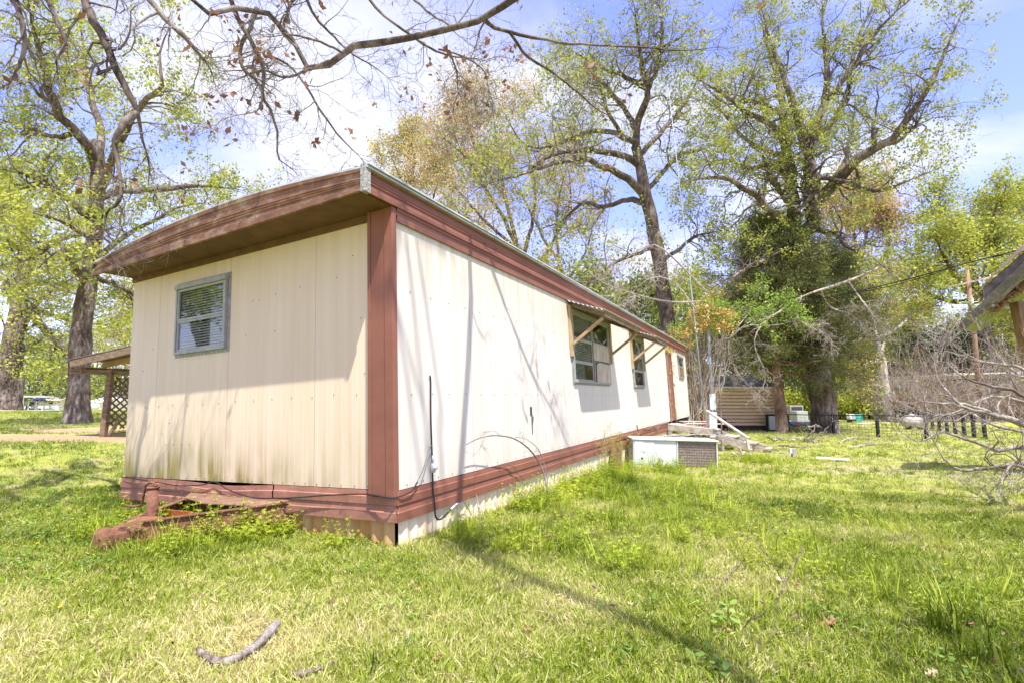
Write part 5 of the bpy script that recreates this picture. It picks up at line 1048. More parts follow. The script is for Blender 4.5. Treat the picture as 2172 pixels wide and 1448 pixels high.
mb = MB(); c_ = mpt(288); mb.tube([tuple(c_+[-.75, 0, .0]), tuple(c_+[.12, 0, .01])], .008, 5); mb.build('element', M_MAST, e)

# ------------------------------------------------------------------ lines and the utility pole at right
def wire(name, pts, r, lab, cat='power line', K=60, m=M_BLACK):
    P, _ = smooth_poly(pts, [r]*len(pts), K); B = P[0]; mb = MB(); mb.tube([tuple(p-B) for p in P], r, 5); o = mb.build(name, m, None, True); o.location = tuple(B); return tag(o, lab, cat)
wp = [(1540,657,20.2),(1640,650,18.6),(1740,634,17),(1850,611,15.4),(1950,586,14),(2060,556,12.6),(2172,528,11.4),(2260,500,10.6)]
wire('power_line', [at(*p) for p in wp], .016, 'thick black service cable swooping from the meter mast to the upper right')
wire('power_line', [at(x, y+3.5*math.sin(i*2.2)+3, d_) for i, (x, y, d_) in enumerate(wp)], .010, 'thin wire twisted just under the thick service cable')
M_LINE = mat('grey_line', (.10,.10,.10), rough=.6)
wire('power_line', [at(1640, 741, 26), at(1760, 731, 25), at(1900, 717, 24), at(2050, 690, 22), at(2180, 655, 20)], .012, 'upper of the two thin lines crossing in front of the cedar', m=M_LINE)
wire('power_line', [at(1630, 763, 26), at(1780, 754, 24), at(1930, 735, 21), at(2050, 712, 18), at(2172, 680, 15), at(2230, 660, 14)], .012, 'lower of the two thin lines crossing in front of the cedar', m=M_LINE)
wire('power_line', [at(1370, 103, 12), at(1440, 103, 12), at(1540, 104, 12.2), at(1700, 60, 12.6), at(1800, 10, 13), at(1850, -20, 13)], .007, 'thin straight wire high between the two dark oaks', m=M_LINE)
wire('power_line', [at(-40, 838, 60), at(60, 836, 60), at(160, 842, 60), at(300, 830, 60)], .02, 'thin line low above the far white houses', m=M_LINE)
q = onground(2055, 37, 615); e = empty('utility_pole', tuple(q), 'brown utility pole with crossarm and grey transformer', 'utility pole'); Z = lambda y: at(2055, y, 37)[2]-q[2]
mb = MB(); mb.tube([(0, 0, -.2), (.05, 0, Z(700)), (0, 0, Z(563))], [.18, .16, .13], 12); mb.build('pole', mat('creosote_pole', (.24,.13,.08), (.42,.27,.19), 7, .85, .4, 20, stretch=(1,1,.2)), e, True)
mb = MB(); mb.bar((-1.9, 0, Z(612)), (2.2, 0, Z(585)), .1, .12); mb.build('crossarm', M_WOODG, e)
mb = MB(); mb.bar((-.9, 0, Z(642)), (.6, 0, Z(640)), .05, .05); mb.build('bracket', M_GALV, e)
mb = MB(); mb.tube([(.25, -.35, Z(675)), (.25, -.35, Z(672)), (.25, -.35, Z(650)), (.25, -.35, Z(648))], [.32, .38, .39, .36], 16); mb.build('transformer', M_GALV, e, True)
mb = MB(); mb.tube([(-.12, -.3, Z(655)), (-.14, -.3, Z(634))], .09, 8); mb.build('bushing', M_WHITE, e, True)
for x_ in (-1.2, -.5, .9, 1.7):
    z_ = Z(612)+(x_+1.9)/4.1*(Z(585)-Z(612)); mb = MB(); mb.tube([(x_, 0, z_+.05), (x_, 0, z_+.12), (x_, 0, z_+.2)], [.03, .06, .04], 8); mb.build('insulator', M_WHITE, e, True)

# ------------------------------------------------------------------ broken eave of a shed at right
e = empty('lean_to_shed', (8.6, 9, float(gz(8.6, 9))), 'mossy broken eave and rusty roof edge of a lean-to shed at the right edge', 'shed'); EB = Vector(e.location)
RA = [np.array(at(*p)) for p in ((2037,703,9.0), (2100,643,8.8), (2172,576,8.6), (2290,466,8.3))]
def pt(x, y, d_): return tuple(Vector(at(x, y, d_))-EB)
def slab(name, pts, th, m, off=(0, 0, 1)):
    n = len(pts); o_ = Vector(off)*th; V = [Vector(p) for p in pts]; mb = MB(); mb.add(V+[v+o_ for v in V], [tuple(range(n)), tuple(range(2*n-1, n-1, -1))]+[(i, (i+1) % n, (i+1) % n+n, i+n) for i in range(n)]); return mb.build(name, m, e)
for p, q_ in zip(RA[:-1], RA[1:]): mb = MB(); mb.bar(tuple(Vector(p)-EB+Vector((0, 0, .05))), tuple(Vector(q_)-EB+Vector((0, 0, .05))), .04, .13); mb.build('rake_board', mat('mossy_board', (.04,.034,.026), (.11,.09,.07), 7, .9, .5, 25, c3=(.065,.06,.035)), e)
M_MOSS = mat('mossy_plywood', (.12,.14,.03), (.34,.35,.11), 9, .95, .6, 40, stretch=(1,3,1), c3=(.22,.25,.05))
slab('soffit_panel', [pt(2038,703,9.02), pt(2081,702,9.9), pt(2098,690,9.85), pt(2135,664,9.8), pt(2172,634,9.75), pt(2290,545,9.5), pt(2290,470,8.32), pt(2172,577,8.62)], .02, M_MOSS)
for (x0_, y0_, x1_, y1_) in ((2100, 648, 2150, 655), (2160, 590, 2200, 612)): mb = MB(); mb.bar(pt(x0_, y0_, 8.85), pt(x1_, y1_, 9.8), .05, .04); mb.build('rafter', M_WOODG, e)
M_RR = mat('rusty_roofing', (.12,.07,.05), (.30,.24,.2), 5, .8, .4, 20, c3=(.2,.13,.1))
slab('roof_sheet', [pt(2080,611,8.9), pt(2120,574,8.8), pt(2172,529,8.65), pt(2290,425,8.3), pt(2290,405,9.3), pt(2172,517,9.8), pt(2092,598,9.9)], .015, M_RR)
slab('torn_sheet', [pt(2100,662,9.05), pt(2090,640,9.0), pt(2086,612,9.0), pt(2172,536,8.75), pt(2290,430,8.4), pt(2290,480,8.45), pt(2172,590,8.75)], .02, mat('torn_sheathing', (.15,.12,.10), (.34,.29,.25), 8, .9, .4, 20), (0, 1, 0))
slab('gable_wall', [pt(2180,640,9.6), pt(2290,545,9.5), pt(2290,1000,9.5), pt(2180,1000,9.6)], .05, M_WOODG, (0, 1, 0))
mb = MB(); a_ = np.array(at(2160, 640, 9.1)); mb.bar(tuple(Vector((a_[0]+.30, a_[1], float(gz(a_[0], a_[1]))-.1))-EB), tuple(Vector(a_)-EB+Vector((-.02, 0, .0))), .16, .16); mb.build('post', mat('brown_post', (.12,.07,.04), (.30,.19,.10), 7, .85, .4, 20, stretch=(1,1,.3)), e)
C = np.array([np.array(pt(2105+75*k, 655-66*k, 8.95+.1*random.random())) for k in rng.random(200)]); V, Fq, tn = leaves(C, .06, 3, .05); np_mesh('leaf_litter', V, [Fq], L_BRN, e, False, tn, 'stuff')

# ------------------------------------------------------------------ tan shed, things by it, fence
q = at(1583, 842, 27.2); q[2] = float(gz(q[0], q[1])); U = 27.2/F_PX; e = empty('tan_shed', tuple(q), 'low shed of tan horizontal metal siding under a white roof edge', 'shed'); x0, x1 = (1508-1583)*U, (1648-1583)*U
zA, zB = at(1583, 902, 27.2)[2]-q[2], at(1583, 822, 27.2)[2]-q[2]
n = 11; M_TAN = mat('tan_siding', (.64,.44,.24), (.70,.50,.30), 3, .5)
for k in range(n):
    c0 = zA+(zB-zA)*k/n; c1 = zA+(zB-zA)*(k+1)/n-.02; mb = MB(); mb.add([(x0, 0, c0), (x1, 0, c0), (x1, -.045, c0+.03), (x0, -.045, c0+.03), (x0, -.03, c1-.03), (x1, -.03, c1-.03), (x0, .01, c1), (x1, .01, c1)], [(0,1,2,3),(3,2,5,4),(4,5,7,6)]); mb.build('siding_board', M_TAN, e)
mb = MB(); mb.box(x0+.01, x1-.01, .02, 3, zA, zB); mb.build('wall', mat('shed_core', (.2,.15,.1)), e)
mb = MB(); mb.box(x0-.1, x1+.1, -.15, -.10, zB-.02, zB+.06); mb.build('eave_strip', M_WHITE, e)
mb = MB(); mb.add([(x0-.15, -.2, zB+.06), (x1+.15, -.2, zB+.06), (x1+.15, 3.1, zB+.75), (x0-.15, 3.1, zB+.75), (x0-.15, -.2, zB+.09), (x1+.15, -.2, zB+.09), (x1+.15, 3.1, zB+.78), (x0-.15, 3.1, zB+.78)], [(0,3,2,1),(4,5,6,7),(0,1,5,4),(1,2,6,5),(2,3,7,6),(3,0,4,7)]); mb.build('roof', mat('dull_roof', (.22,.205,.18), (.34,.32,.29), 4, .7), e)
mb = MB(); mb.box(x0+.05, x1-.05, .0, 2.9, 0, zA-.01); mb.build('skid', M_DARK, e)
q = onground(1648, 26.6); e = empty('framed_screen', tuple(q), 'white panel in a black frame leaning beside the reddish cedar trunk', 'screen'); U = 26.6/F_PX; hh_ = (910-874)*U
mb = MB()
for (a0, a1, c0, c1) in ((-26*U, 22*U, 0, .1), (-26*U, 22*U, hh_-.09, hh_), (-26*U, -22*U, .1, hh_-.09), (18*U, 22*U, .1, hh_-.09)): mb.box(a0, a1, -.04, .04, c0, c1)
mb.build('frame', M_FENCE, e); mb = MB(); mb.box(-19*U, 18*U, -.01, .01, .1, hh_-.1); mb.build('panel', M_WHITE, e)
mb = MB(); mb.box(-22*U, -20*U, -.02, .02, .1, hh_-.09); mb.build('edge_strip', mat('green_strip', (.12,.35,.18)), e)
q = onground(1525, 26.4); mb = MB(); mb.tube([(0, -.1, .35), (0, .12, .35)], [.36, .36], 20); mb.tube([(0, -.12, .35), (0, -.1, .35)], .2, 14); o = mb.build('tyre', M_FENCE, None, True); o.location = tuple(q); tag(o, 'black tyre standing at the left end of the tan shed', 'tyre')
q = onground(1695, 34); e = empty('far_air_conditioner', tuple(q), 'small white and grey air conditioner beyond the fence, left of the big oak trunk', 'air conditioner')
mb = MB(); mb.box(-.45, .3, -.4, .4, 0, .85); mb.build('cabinet', mat('far_ac_white', (.42,.42,.39), (.34,.34,.31), 4, .6), e, bev=.02); mb = MB(); mb.box(-.4, .5, .45, 1.1, .2, 1.2); mb.build('rear_cabinet', M_WOODG, e, bev=.02); mb = MB(); mb.box(-.32, .42, .43, .449, .9, 1.12); mb.build('grille', M_DARK, e)
q = onground(1700, 31); mb = MB(); mb.tube([(-.9, 0, .12), (-.6, 0, .17), (.5, 0, .18), (.95, 0, .14)], [.05, .13, .13, .05], 10); o = mb.build('blue_drum', mat('slate_plastic', (.16,.18,.21), (.22,.24,.28), 3, .6), None, True); o.location = tuple(q); tag(o, 'slate-blue rounded tarp roll lying before the far air conditioner', 'roll')
q = onground(1678, 30); e = empty('toy', tuple(q), 'blue and red plastic toy lying behind the first fence post', 'toy')
mb = MB(); mb.tube([(-.28, 0, .35), (-.1, 0, .25), (.08, 0, .1)], .07, 8); mb.build('blue_piece', mat('toy_blue', (.05,.25,.5)), e, True); mb = MB(); mb.add([(-.05, 0, .02), (.55, -.05, .12), (.1, .1, .2), (.0, -.2, .15)], [(0,1,2),(0,2,3),(0,3,1),(1,3,2)]); mb.build('red_piece', mat('toy_red', (.55,.08,.04)), e)
q = onground(1762, 29); mb = MB(); mb.add([(-.05, 0, 0), (.25, 0, 0), (.12, .2, 0), (.1, .08, .85)], [(0,2,1),(0,1,3),(1,2,3),(2,0,3)]); o = mb.build('orange_tarp', mat('faded_orange', (.55,.25,.12), (.6,.36,.2), 6), None); o.location = tuple(q); tag(o, 'faded orange folded tarp leaning on the big oak trunk', 'tarp')
q = onground(1806, 36); e = empty('teal_cart', tuple(q), 'small teal and white box on the grass beyond the fence', 'box')
mb = MB(); mb.box(.1, .55, -.2, .2, .1, .62); mb.build('teal_side', mat('teal_paint', (.04,.38,.33)), e, bev=.02); mb = MB(); mb.box(-.35, .09, -.18, .18, .25, .6); mb.build('white_body', M_WHITE, e, bev=.02); mb = MB(); mb.tube([(-.4, 0, .1), (-.1, 0, .12)], .09, 8); mb.build('wheel', M_FENCE, e, True)
q = onground(1828, 34); mb = MB(); mb.bar((-.5, 0, .03), (.5, .1, .03), .25, .04); o = mb.build('white_board', M_WHITE, None); o.location = tuple(q); tag(o, 'white board lying flat right of the teal box', 'board')
q = gp(1933, 907); q = onground(1934, 28); e = empty('propane_tank', tuple(q), 'rusty grey propane tank behind the wire fence', 'propane tank')
mb = MB(); mb.tube([(-.62, .25, .42), (-.55, .22, .42), (-.35, .15, .42), (.3, -.1, .42), (.5, -.18, .42), (.57, -.2, .42)], [.06, .2, .34, .34, .22, .06], 16); mb.build('tank', mat('tank_paint', (.40,.33,.28), (.55,.52,.48), 4, .5), e, True)
mb = MB(); mb.tube([(-.1, 0, .74), (-.1, 0, .84)], .12, 10); mb.build('dome', M_WHITE, e, True)
for x_ in (-.3, .3): mb = MB(); mb.box(x_-.03, x_+.03, -.15, .15, 0, .2); mb.build('foot', M_FENCE, e)

# fences: posts, rail and wire mesh
def fence(name, label, pts, hpost, mesh=True, gates=()):
    B = pts[0].copy(); e = empty(name, tuple(B), label, 'fence')
    for p in pts:
        w = .055; mb = MB(); mb.box(-w, w, -w, w, -.15, hpost); o = mb.build('post', M_FENCE, e, bev=.008); o.location = tuple(p-B)
    for p, q_ in zip(pts[:-1], pts[1:]):
        mb = MB(); mb.bar(tuple(p-B+[0, 0, hpost-.06]), tuple(q_-B+[0, 0, hpost-.06]), .03, .035); mb.build('rail', M_FENCE, e)
        L_ = np.linalg.norm(q_-p); mb = MB()
        for k in range(8): z_ = .06+k*(hpost-.14)/7; mb.bar(tuple(p-B+[0, 0, z_]), tuple(q_-B+[0, 0, z_]), .006, .006)
        nv = int(L_/.16)
        for k in range(1, nv): c = p+(q_-p)*k/nv-B; mb.bar(tuple(c+[0, 0, .04]), tuple(c+[0, 0, hpost-.07]), .005, .005)
        mb.build('wire_mesh', M_WIRE if False else M_FENCE, e, kind='stuff')
    return e
def fp(x, y): q = gp(x, y); return q
f1 = [fp(1669, 917), fp(1769, 921), fp(1863, 926), fp(1966, 931)]
hp = (at(1669, 876, f1[0][1])-f1[0])[2]
fence('wire_fence', 'black-posted wire fence running from the cedar to the bare shrub', f1, .98)
c0 = f1[-1]; c1 = onground(1898, 36.); f2 = [c0]
n = 11
a0 = fp(2090, 931); f2 = [a0+(c1-a0)*k/13 for k in range(14)]
for p in f2: p[2] = float(gz(p[0], p[1]))
fence('wire_fence', 'long black-posted fence receding behind the bare shrub', f2, 1.02)
f3 = [onground(x, 41) for x in (1750, 1841, 1896)]
fence('wire_fence', 'low dark fence far behind at the foot of the trees', f3, 1.1)

# white-roofed house behind the thicket
q = onground(2070, 40); U = 40/F_PX*1.25; e = empty('house', tuple(q), 'grey house with long white roof edge hidden behind the bare thicket', 'house', rz=-.62); zr = at(2070, 797, 40)[2]-q[2]
mb = MB(); mb.box(-110*U, 190*U, 0, 6, .5, zr-.35); mb.build('wall', mat('grey_house_wall', (.42,.38,.35), (.5,.47,.43), 2, .8), e)
mb = MB(); mb.add([(-136*U, -.8, zr), (190*U, -.8, zr+.25), (190*U, 3, zr+.5), (-136*U, 3, zr+.3), (-120*U, -.3, zr-.9), (-75*U, -.3, zr-.9), (-70*U, -.35, zr-.25), (190*U, -.3, zr-.1), (190*U, 3, zr+.1), (-120*U, 3, zr-.6)], [(0,1,2,3),(0,4,5,6),(0,6,7,1),(1,7,8,2),(0,3,9,4)]); mb.build('roof', M_WHITE, e)
w = empty('window'); w.parent = e; mb = MB(); x_ = 72*U
mb.box(x_-.05, x_+1.0, -.06, -.01, .95, 1.02); mb.box(x_-.05, x_+1.0, -.06, -.01, 2.0, 2.07); mb.box(x_-.05, x_+.02, -.06, -.01, 1.02, 2.0); mb.box(x_+.93, x_+1.0, -.06, -.01, 1.02, 2.0); mb.build('frame', M_WHITE, w)
mb = MB(); mb.box(x_+.02, x_+.93, -.04, -.02, 1.02, 2.0); mb.build('pane', M_GLASS, w)
mb = MB(); mb.box(-110*U, 190*U, .1, 5.9, 0, .49); mb.build('crawl_space', M_DARK, e)

# ------------------------------------------------------------------ porch roof with lattice at left
D = 11.6; U = D/F_PX; q = at(226, 842, D); q[2] = float(gz(q[0], q[1])); e = empty('porch', tuple(q), 'low lean-to porch roof on a post with dark crossed lattice behind the end wall', 'porch'); QB = Vector(q)
def pl(x, y, dd=0): return Vector(at(x, y, D+dd))-QB
mb = MB(); mb.bar((0, 0, -.1), pl(236, 783), .11, .11); mb.build('post', M_WOOD, e, bev=.005)
hy = nrm(np.array([HX[0], HX[1], 0])); back = Vector(hy)*3.2; side_ = Vector(nrm(np.array([HY[0], HY[1], 0])))
near0, near1 = pl(150, 772, -.3), pl(310, 735, -1.0)
mb = MB(); mb.bar(near0, near1, .04, .14); mb.build('edge_board', M_WOOD, e)
mb = MB(); a, b_ = near0+Vector((-.1, 0, .085)), near1+Vector((0, 0, .085)); vs = [a, b_, b_+back, a+back]; mb.add(vs+[v+Vector((0, 0, .02)) for v in vs], [(0,3,2,1),(4,5,6,7),(0,1,5,4),(1,2,6,5),(2,3,7,6),(3,0,4,7)]); mb.build('roof_sheet', mat('aged_roof', (.10,.08,.065), (.22,.19,.16), 5, .8), e)
for k in range(1, 6): mb = MB(); o_ = back*(k/5.2); mb.bar(near0+o_, near1+o_, .04, .12); mb.build('rafter', M_WOODN, e)
mb = MB(); mb.bar(near0+Vector((.15, .1, -.12)), near0+back+Vector((.15, 0, -.12)), .05, .13); mb.build('beam', M_WOOD, e)
mb = MB(); mb.bar(pl(150, 787, -.2), pl(310, 792, .2), .05, .11); mb.build('tie_beam', M_WOOD, e)
mb = MB(); mb.bar(pl(231, 921), pl(252, 890), .04, .06); mb.build('brace', M_WOOD, e)
# lattice: two layers of crossing slats, receding
L0 = Vector(at(229, 800, D+.15)); u_ = Vector((.93, .37, 0)).normalized(); hL, wL = 108*U, 1.25; M_LAT = mat('lattice_wood', (.13,.08,.05), (.2,.13,.09), 9, .85)
lt = empty('lattice'); lt.parent = e; lt.location = tuple(L0-QB-Vector((0, 0, hL)))
stp = .155
for sgn in (1, -1):
    k = -12
    while k*stp < wL+hL:
        # line x - sgn*z = c clipped to the panel
        c = k*stp if sgn > 0 else k*stp; pts = []
        for z in (0, hL):
            x = (c-hL*0)+z if sgn > 0 else c+hL-z-hL*0
            pts.append((x, z))
        (xa, za), (xb, zb_) = pts
        def clip(xa, za, xb, zb_):
            P_ = []
            t0, t1 = 0., 1.
            dx_ = xb-xa
            for (lo, hi) in ((0, wL),):
                ta, tb = (lo-xa)/dx_, (hi-xa)/dx_
                if ta > tb: ta, tb = tb, ta
                t0, t1 = max(t0, ta), min(t1, tb)
            return t0, t1
        t0, t1 = clip(xa, za, xb, zb_)
        if t1-t0 > .05:
            A1 = (xa+(xb-xa)*t0, za+(zb_-za)*t0); A2 = (xa+(xb-xa)*t1, za+(zb_-za)*t1); off = .006*sgn
            n3_ = u_.cross(Vector((0, 0, 1)))
            mb = MB(); mb.bar(u_*A1[0]+Vector((0, 0, A1[1]))+n3_*off, u_*A2[0]+Vector((0, 0, A2[1]))+n3_*off, .010, .036, up=n3_.cross((u_*(A2[0]-A1[0])+Vector((0, 0, A2[1]-A1[1]))).normalized())); mb.build('slat', M_LAT, lt)
        k += 1

# far white houses at left
def far_house(x0, x1, yt, yb, d, label, roofc, wins, blue=None):
    U = d/F_PX; q = at((x0+x1)/2, yb, d); q[2] = float(gz(q[0], q[1]))-.0; e = empty('far_house', tuple(q), label, 'house'); w = (x1-x0)*U/2; zt = at(0, yt, d)[2]-q[2]
    mb = MB(); mb.box(-w, w, 0, 8, 0, zt); mb.build('wall', M_WHITE, e)
    mb = MB(); mb.add([(-w-.4, -.4, zt), (w+.4, -.4, zt), (w+.4, 8.4, zt), (-w-.4, 8.4, zt), (-w-.4, 4, zt+.9), (w+.4, 4, zt+.9)], [(0,1,5,4),(2,3,4,5),(0,4,3),(1,2,5),(0,3,2,1)]); mb.build('roof', roofc, e)
    for (a, b_, c0, c1) in wins: mb = MB(); mb.box((a-(x0+x1)/2)*U, (b_-(x0+x1)/2)*U, -.05, -.01, at(0, c1, d)[2]-q[2], at(0, c0, d)[2]-q[2]); mb.build('window', M_DARK, e)
    return e
far_house(92, 122, 849, 869, 96, 'white far house with brownish roof just left of the stout oak trunk', mat('tan_roof', (.40,.33,.28)), [(104, 110, 850, 856)])
far_house(50, 92, 850, 868, 98, 'white far house with a small dark window at far left', mat('tan_roof', (.3,.25,.2)), [(63, 71, 852, 858), (58, 64, 864, 867), (82, 87, 865, 868)])
far_house(186, 212, 852, 868, 96, 'small white far house seen just right of the stout oak trunk', M_WHITE, [(196, 199, 855, 862)])
q = at(70, 845, 94); q[2] = float(gz(q[0], q[1])); e = empty('far_awning', tuple(q), 'small blue arched awning before the far white house', 'awning'); U = 94/F_PX
V = []; n = 10
for i in range(n+1): a_ = math.pi*i/n; V += [(-8*U*math.cos(a_), 0, at(0, 850, 94)[2]-q[2]+6*U*math.sin(a_)), (-8*U*math.cos(a_), 2, at(0, 850, 94)[2]-q[2]+6*U*math.sin(a_))]
MB().add(V, [(i*2, i*2+2, i*2+3, i*2+1) for i in range(n)]+[tuple(range(0, 2*n+2, 2))]).build('canopy', mat('navy_canvas', (.03,.05,.16)), e)
for x_ in (-8*U, 8*U): mb = MB(); mb.box(x_-.05, x_+.05, -.05, .05, 0, at(0, 850, 94)[2]-q[2]); mb.build('leg', M_WHITE, e)
q = at(48, 842, 90); q[2] = float(gz(q[0], q[1])); e = empty('far_carport', tuple(q), 'white flat carport roof on thin posts at far left', 'carport'); U = 90/F_PX; zt = at(0, 842, 90)[2]-q[2]
mb = MB(); mb.box(-14*U, 12*U, -1, 5, zt, zt+.3); mb.build('roof', M_WHITE, e)
for x_ in (-6*U, 2*U, 11*U): mb = MB(); mb.box(x_-.07, x_+.07, -.9, -.76, 0, zt); mb.build('leg', M_GALV, e)
q = at(198, 862, 80); q[2] = float(gz(q[0], q[1])); e = empty('far_propane_tank', tuple(q), 'white rounded propane tank far away between the oak trunk and the porch', 'propane tank')
zc = max(at(0, 861, 80)[2]-q[2], .6); mb = MB(); mb.tube([(-.8, 0, zc), (-.65, 0, zc), (.65, 0, zc), (.8, 0, zc)], [.3, .5, .5, .3], 14); mb.build('tank', M_WHITE, e, True); mb = MB(); mb.box(-.6, .6, -.2, .2, 0, zc-.4); mb.build('foot', M_GALV, e)

# ------------------------------------------------------------------ small things on the lawn
q = gp(1680, 969); e = empty('stub_post', tuple(q), 'short wooden stub post with a small grey box on its side', 'post'); h_ = (969-951)/F_PX*q[1]
mb = MB(); mb.box(.0, .10, -.05, .05, -.05, h_); mb.build('post', M_WOODG, e, bev=.005); mb = MB(); mb.box(-.07, -.005, -.05, .03, h_*.45, h_+.01); mb.build('box', M_GALV, e, bev=.005)
q = gp(1770, 978); mb = MB(); mb.add([(-.34, .10, .05), (.26, -.14, .03), (.36, .02, .05), (-.28, .24, .07), (-.34, .10, .065), (.26, -.14, .045), (.36, .02, .065), (-.28, .24, .085)], [(0,3,2,1),(4,5,6,7),(0,1,5,4),(1,2,6,5),(2,3,7,6),(3,0,4,7)]); o = mb.build('loose_board', mat('peach_board', (.58,.42,.32), (.66,.52,.42), 5, .8), None, bev=.003); o.location = tuple(q); tag(o, 'flat peach-coloured board lying on the lawn right of the stub post', 'board')
def gpt(x, y, up=.02): q = gp(x, y); q[2] += up; return q
# short log
pts = [(418, 1397, .045), (450, 1412, .03), (487, 1416, .035), (530, 1396, .04), (560, 1372, .05), (588, 1345, .06)]
P, _ = smooth_poly([gpt(*p) for p in pts], [1]*6, 34); R = np.interp(np.linspace(0, 1, 34), [0, .3, .6, 1], [.011, .018, .020, .021])*(1+.10*rng.normal(size=34)); B = P[0].copy(); V, Fq = tubes(P[None], R[None], 12); V += rng.normal(size=V.shape)*.0015
K = 34*12; caps = [np.arange(12)[::-1][None], (np.arange(12)+K-12)[None]]
o = np_mesh('fallen_log', V-B, [Fq]+caps, barkmat('lichen_bark', (.08,.052,.038), (.24,.185,.145), (.46,.41,.36), 30), None, True); o.location = tuple(B); tag(o, 'short bent piece of lichen-covered branch on the grass at the bottom left', 'log')
STK = [([(1705,1192,.12),(1672,1240,.05),(1652,1280,.03),(1640,1340,.02),(1628,1380,.02)], .007, .004, 'long curved grey stick rising from the grass at lower right', 2),
 ([(1520,1265,.01),(1545,1310,.02),(1590,1360,.02),(1625,1400,.02),(1645,1445,.02)], .006, .006, 'dark bent stick meeting the long curved one at its foot', 2),
 ([(1572,1207,.06),(1545,1235,.04),(1520,1258,.02),(1440,1262,.01),(1400,1258,.01)], .006, .003, 'thin forked stick left of the long curved stick', 0),
 ([(1445,1222,.01),(1480,1230,.02),(1540,1232,.02)], .010, .006, 'thick short brown stick lying above the thin forked one', 0),
 ([(1618,1345,.03),(1612,1375,.02),(1622,1395,.02)], .005, .004, 'tiny upright twig beside the dark bent stick', 0),
 ([(830,1342,.02),(880,1358,.02)], .007, .005, 'small pale twig on the straw-coloured grass below the home corner', 0),
 ([(1150,1302,.02),(1175,1318,.02),(1200,1330,.02)], .005, .003, 'small pale twig in the middle of the foreground', 0),
 ([(2137,985,.1),(2128,1010,.05),(2115,1038,.01)], .012, .010, 'white peeled stick standing under the bare shrub', 0),
 ([(0,1155,.02),(40,1148,.02),(85,1130,.02)], .012, .006, 'grey stick at the left edge near the tow hitch', 0),
 ([(10,1130,.02),(60,1137,.02)], .008, .005, 'short pale stick above the grey one at the left edge', 0),
 ([(1003,1088,.30),(1012,1110,.22),(1020,1140,.1),(1024,1165,.0)], .005, .006, 'dead upright stem standing just right of the corner skirting', 2),
 ([(620,1445,.03),(660,1438,.03),(700,1425,.03),(720,1415,.03)], .012, .006, 'grey twig at the bottom edge right of the log', 1),
 ([(1545,905,.2),(1535,920,.1),(1528,935,.02)], .02, .01, 'dark snapped stick standing beside the handrail', 0),
 ([(1880,985,.02),(1900,1000,.02),(1925,1003,.02)], .008, .004, 'small brown twig right of the peach board', 0)]
for (pts, r0, r1, lab, kd) in STK: stick('stick', [gpt(*p) for p in pts], r0*1.0, r1*1.0, M_STICK, lab, kids=kd, crook=.004)
DB = [([(1628,915,.25),(1640,925,.1),(1660,930,.05)], 'dark snapped branch stub on the grass left of the fence'), ([(1647,917,.2),(1665,928,.1),(1700,935,.05),(1730,938,.02)], 'grey branch lying before the cedar trunk'),
 ([(1705,935,.05),(1720,925,.3),(1730,910,.5),(1735,905,.6)], 'dark crooked branch rising before the big oak trunk'), ([(1690,932,.03),(1725,928,.15),(1760,905,.55)], 'pale branch slanting up before the big oak trunk'),
 ([(1725,940,.03),(1745,930,.15),(1775,915,.3)], 'thin dark branch low before the big oak trunk'), ([(1740,905,.6),(1715,905,.55),(1725,915,.4),(1722,930,.1)], 'curled white branch on top of the brush heap'),
 ([(1780,940,.02),(1810,932,.08),(1850,925,.1)], 'thin branch lying right of the big oak trunk'), ([(1800,950,.02),(1850,945,.05),(1880,940,.03)], 'flat grey twig on the lawn below the second fence post'), ([(1650,945,.02),(1700,950,.03),(1740,945,.02)], 'flat branch in the grass below the brush heap')]
for pts, lab in DB: stick('fallen_branch', [gpt(p[0], p[1] if p[2] < .1 else 938, p[2] if p[2] < .1 else p[2]*1.0) for p in pts], .03, .010, M_DEAD, lab, 'branch', kids=7, crook=.02)

# arching bare sapling against the long wall
def sw(a, c, o_=.12): return H(a, -o_, c)
stick('bare_sapling', [sw(2.36, -.62, .35), sw(2.38, -.4, .32), sw(2.37, -.15, .28), sw(2.20, .1, .22), sw(1.85, .28, .18), sw(1.45, .35, .15), sw(1.15, .345, .12), sw(.93, .30, .10)], .012, .004, M_TWIG, 'bare thin sapling arching over in front of the long wall', 'sapling', kids=3, K=40)
stick('bare_sapling', [sw(2.36, -.62, .34), sw(2.42, -.2, .3), sw(2.35, .1, .25), sw(2.1, .26, .2), sw(1.9, .30, .15)], .006, .003, M_TWIG, 'thinner second stem beside the arching bare sapling', 'sapling', kids=2, K=30)
stick('bare_sapling', [sw(2.38, -.5, .33), sw(2.52, -.35, .33), sw(2.62, -.24, .33)], .005, .003, M_TWIG, 'short side shoot at the foot of the arching bare sapling', 'sapling', kids=3, K=14)

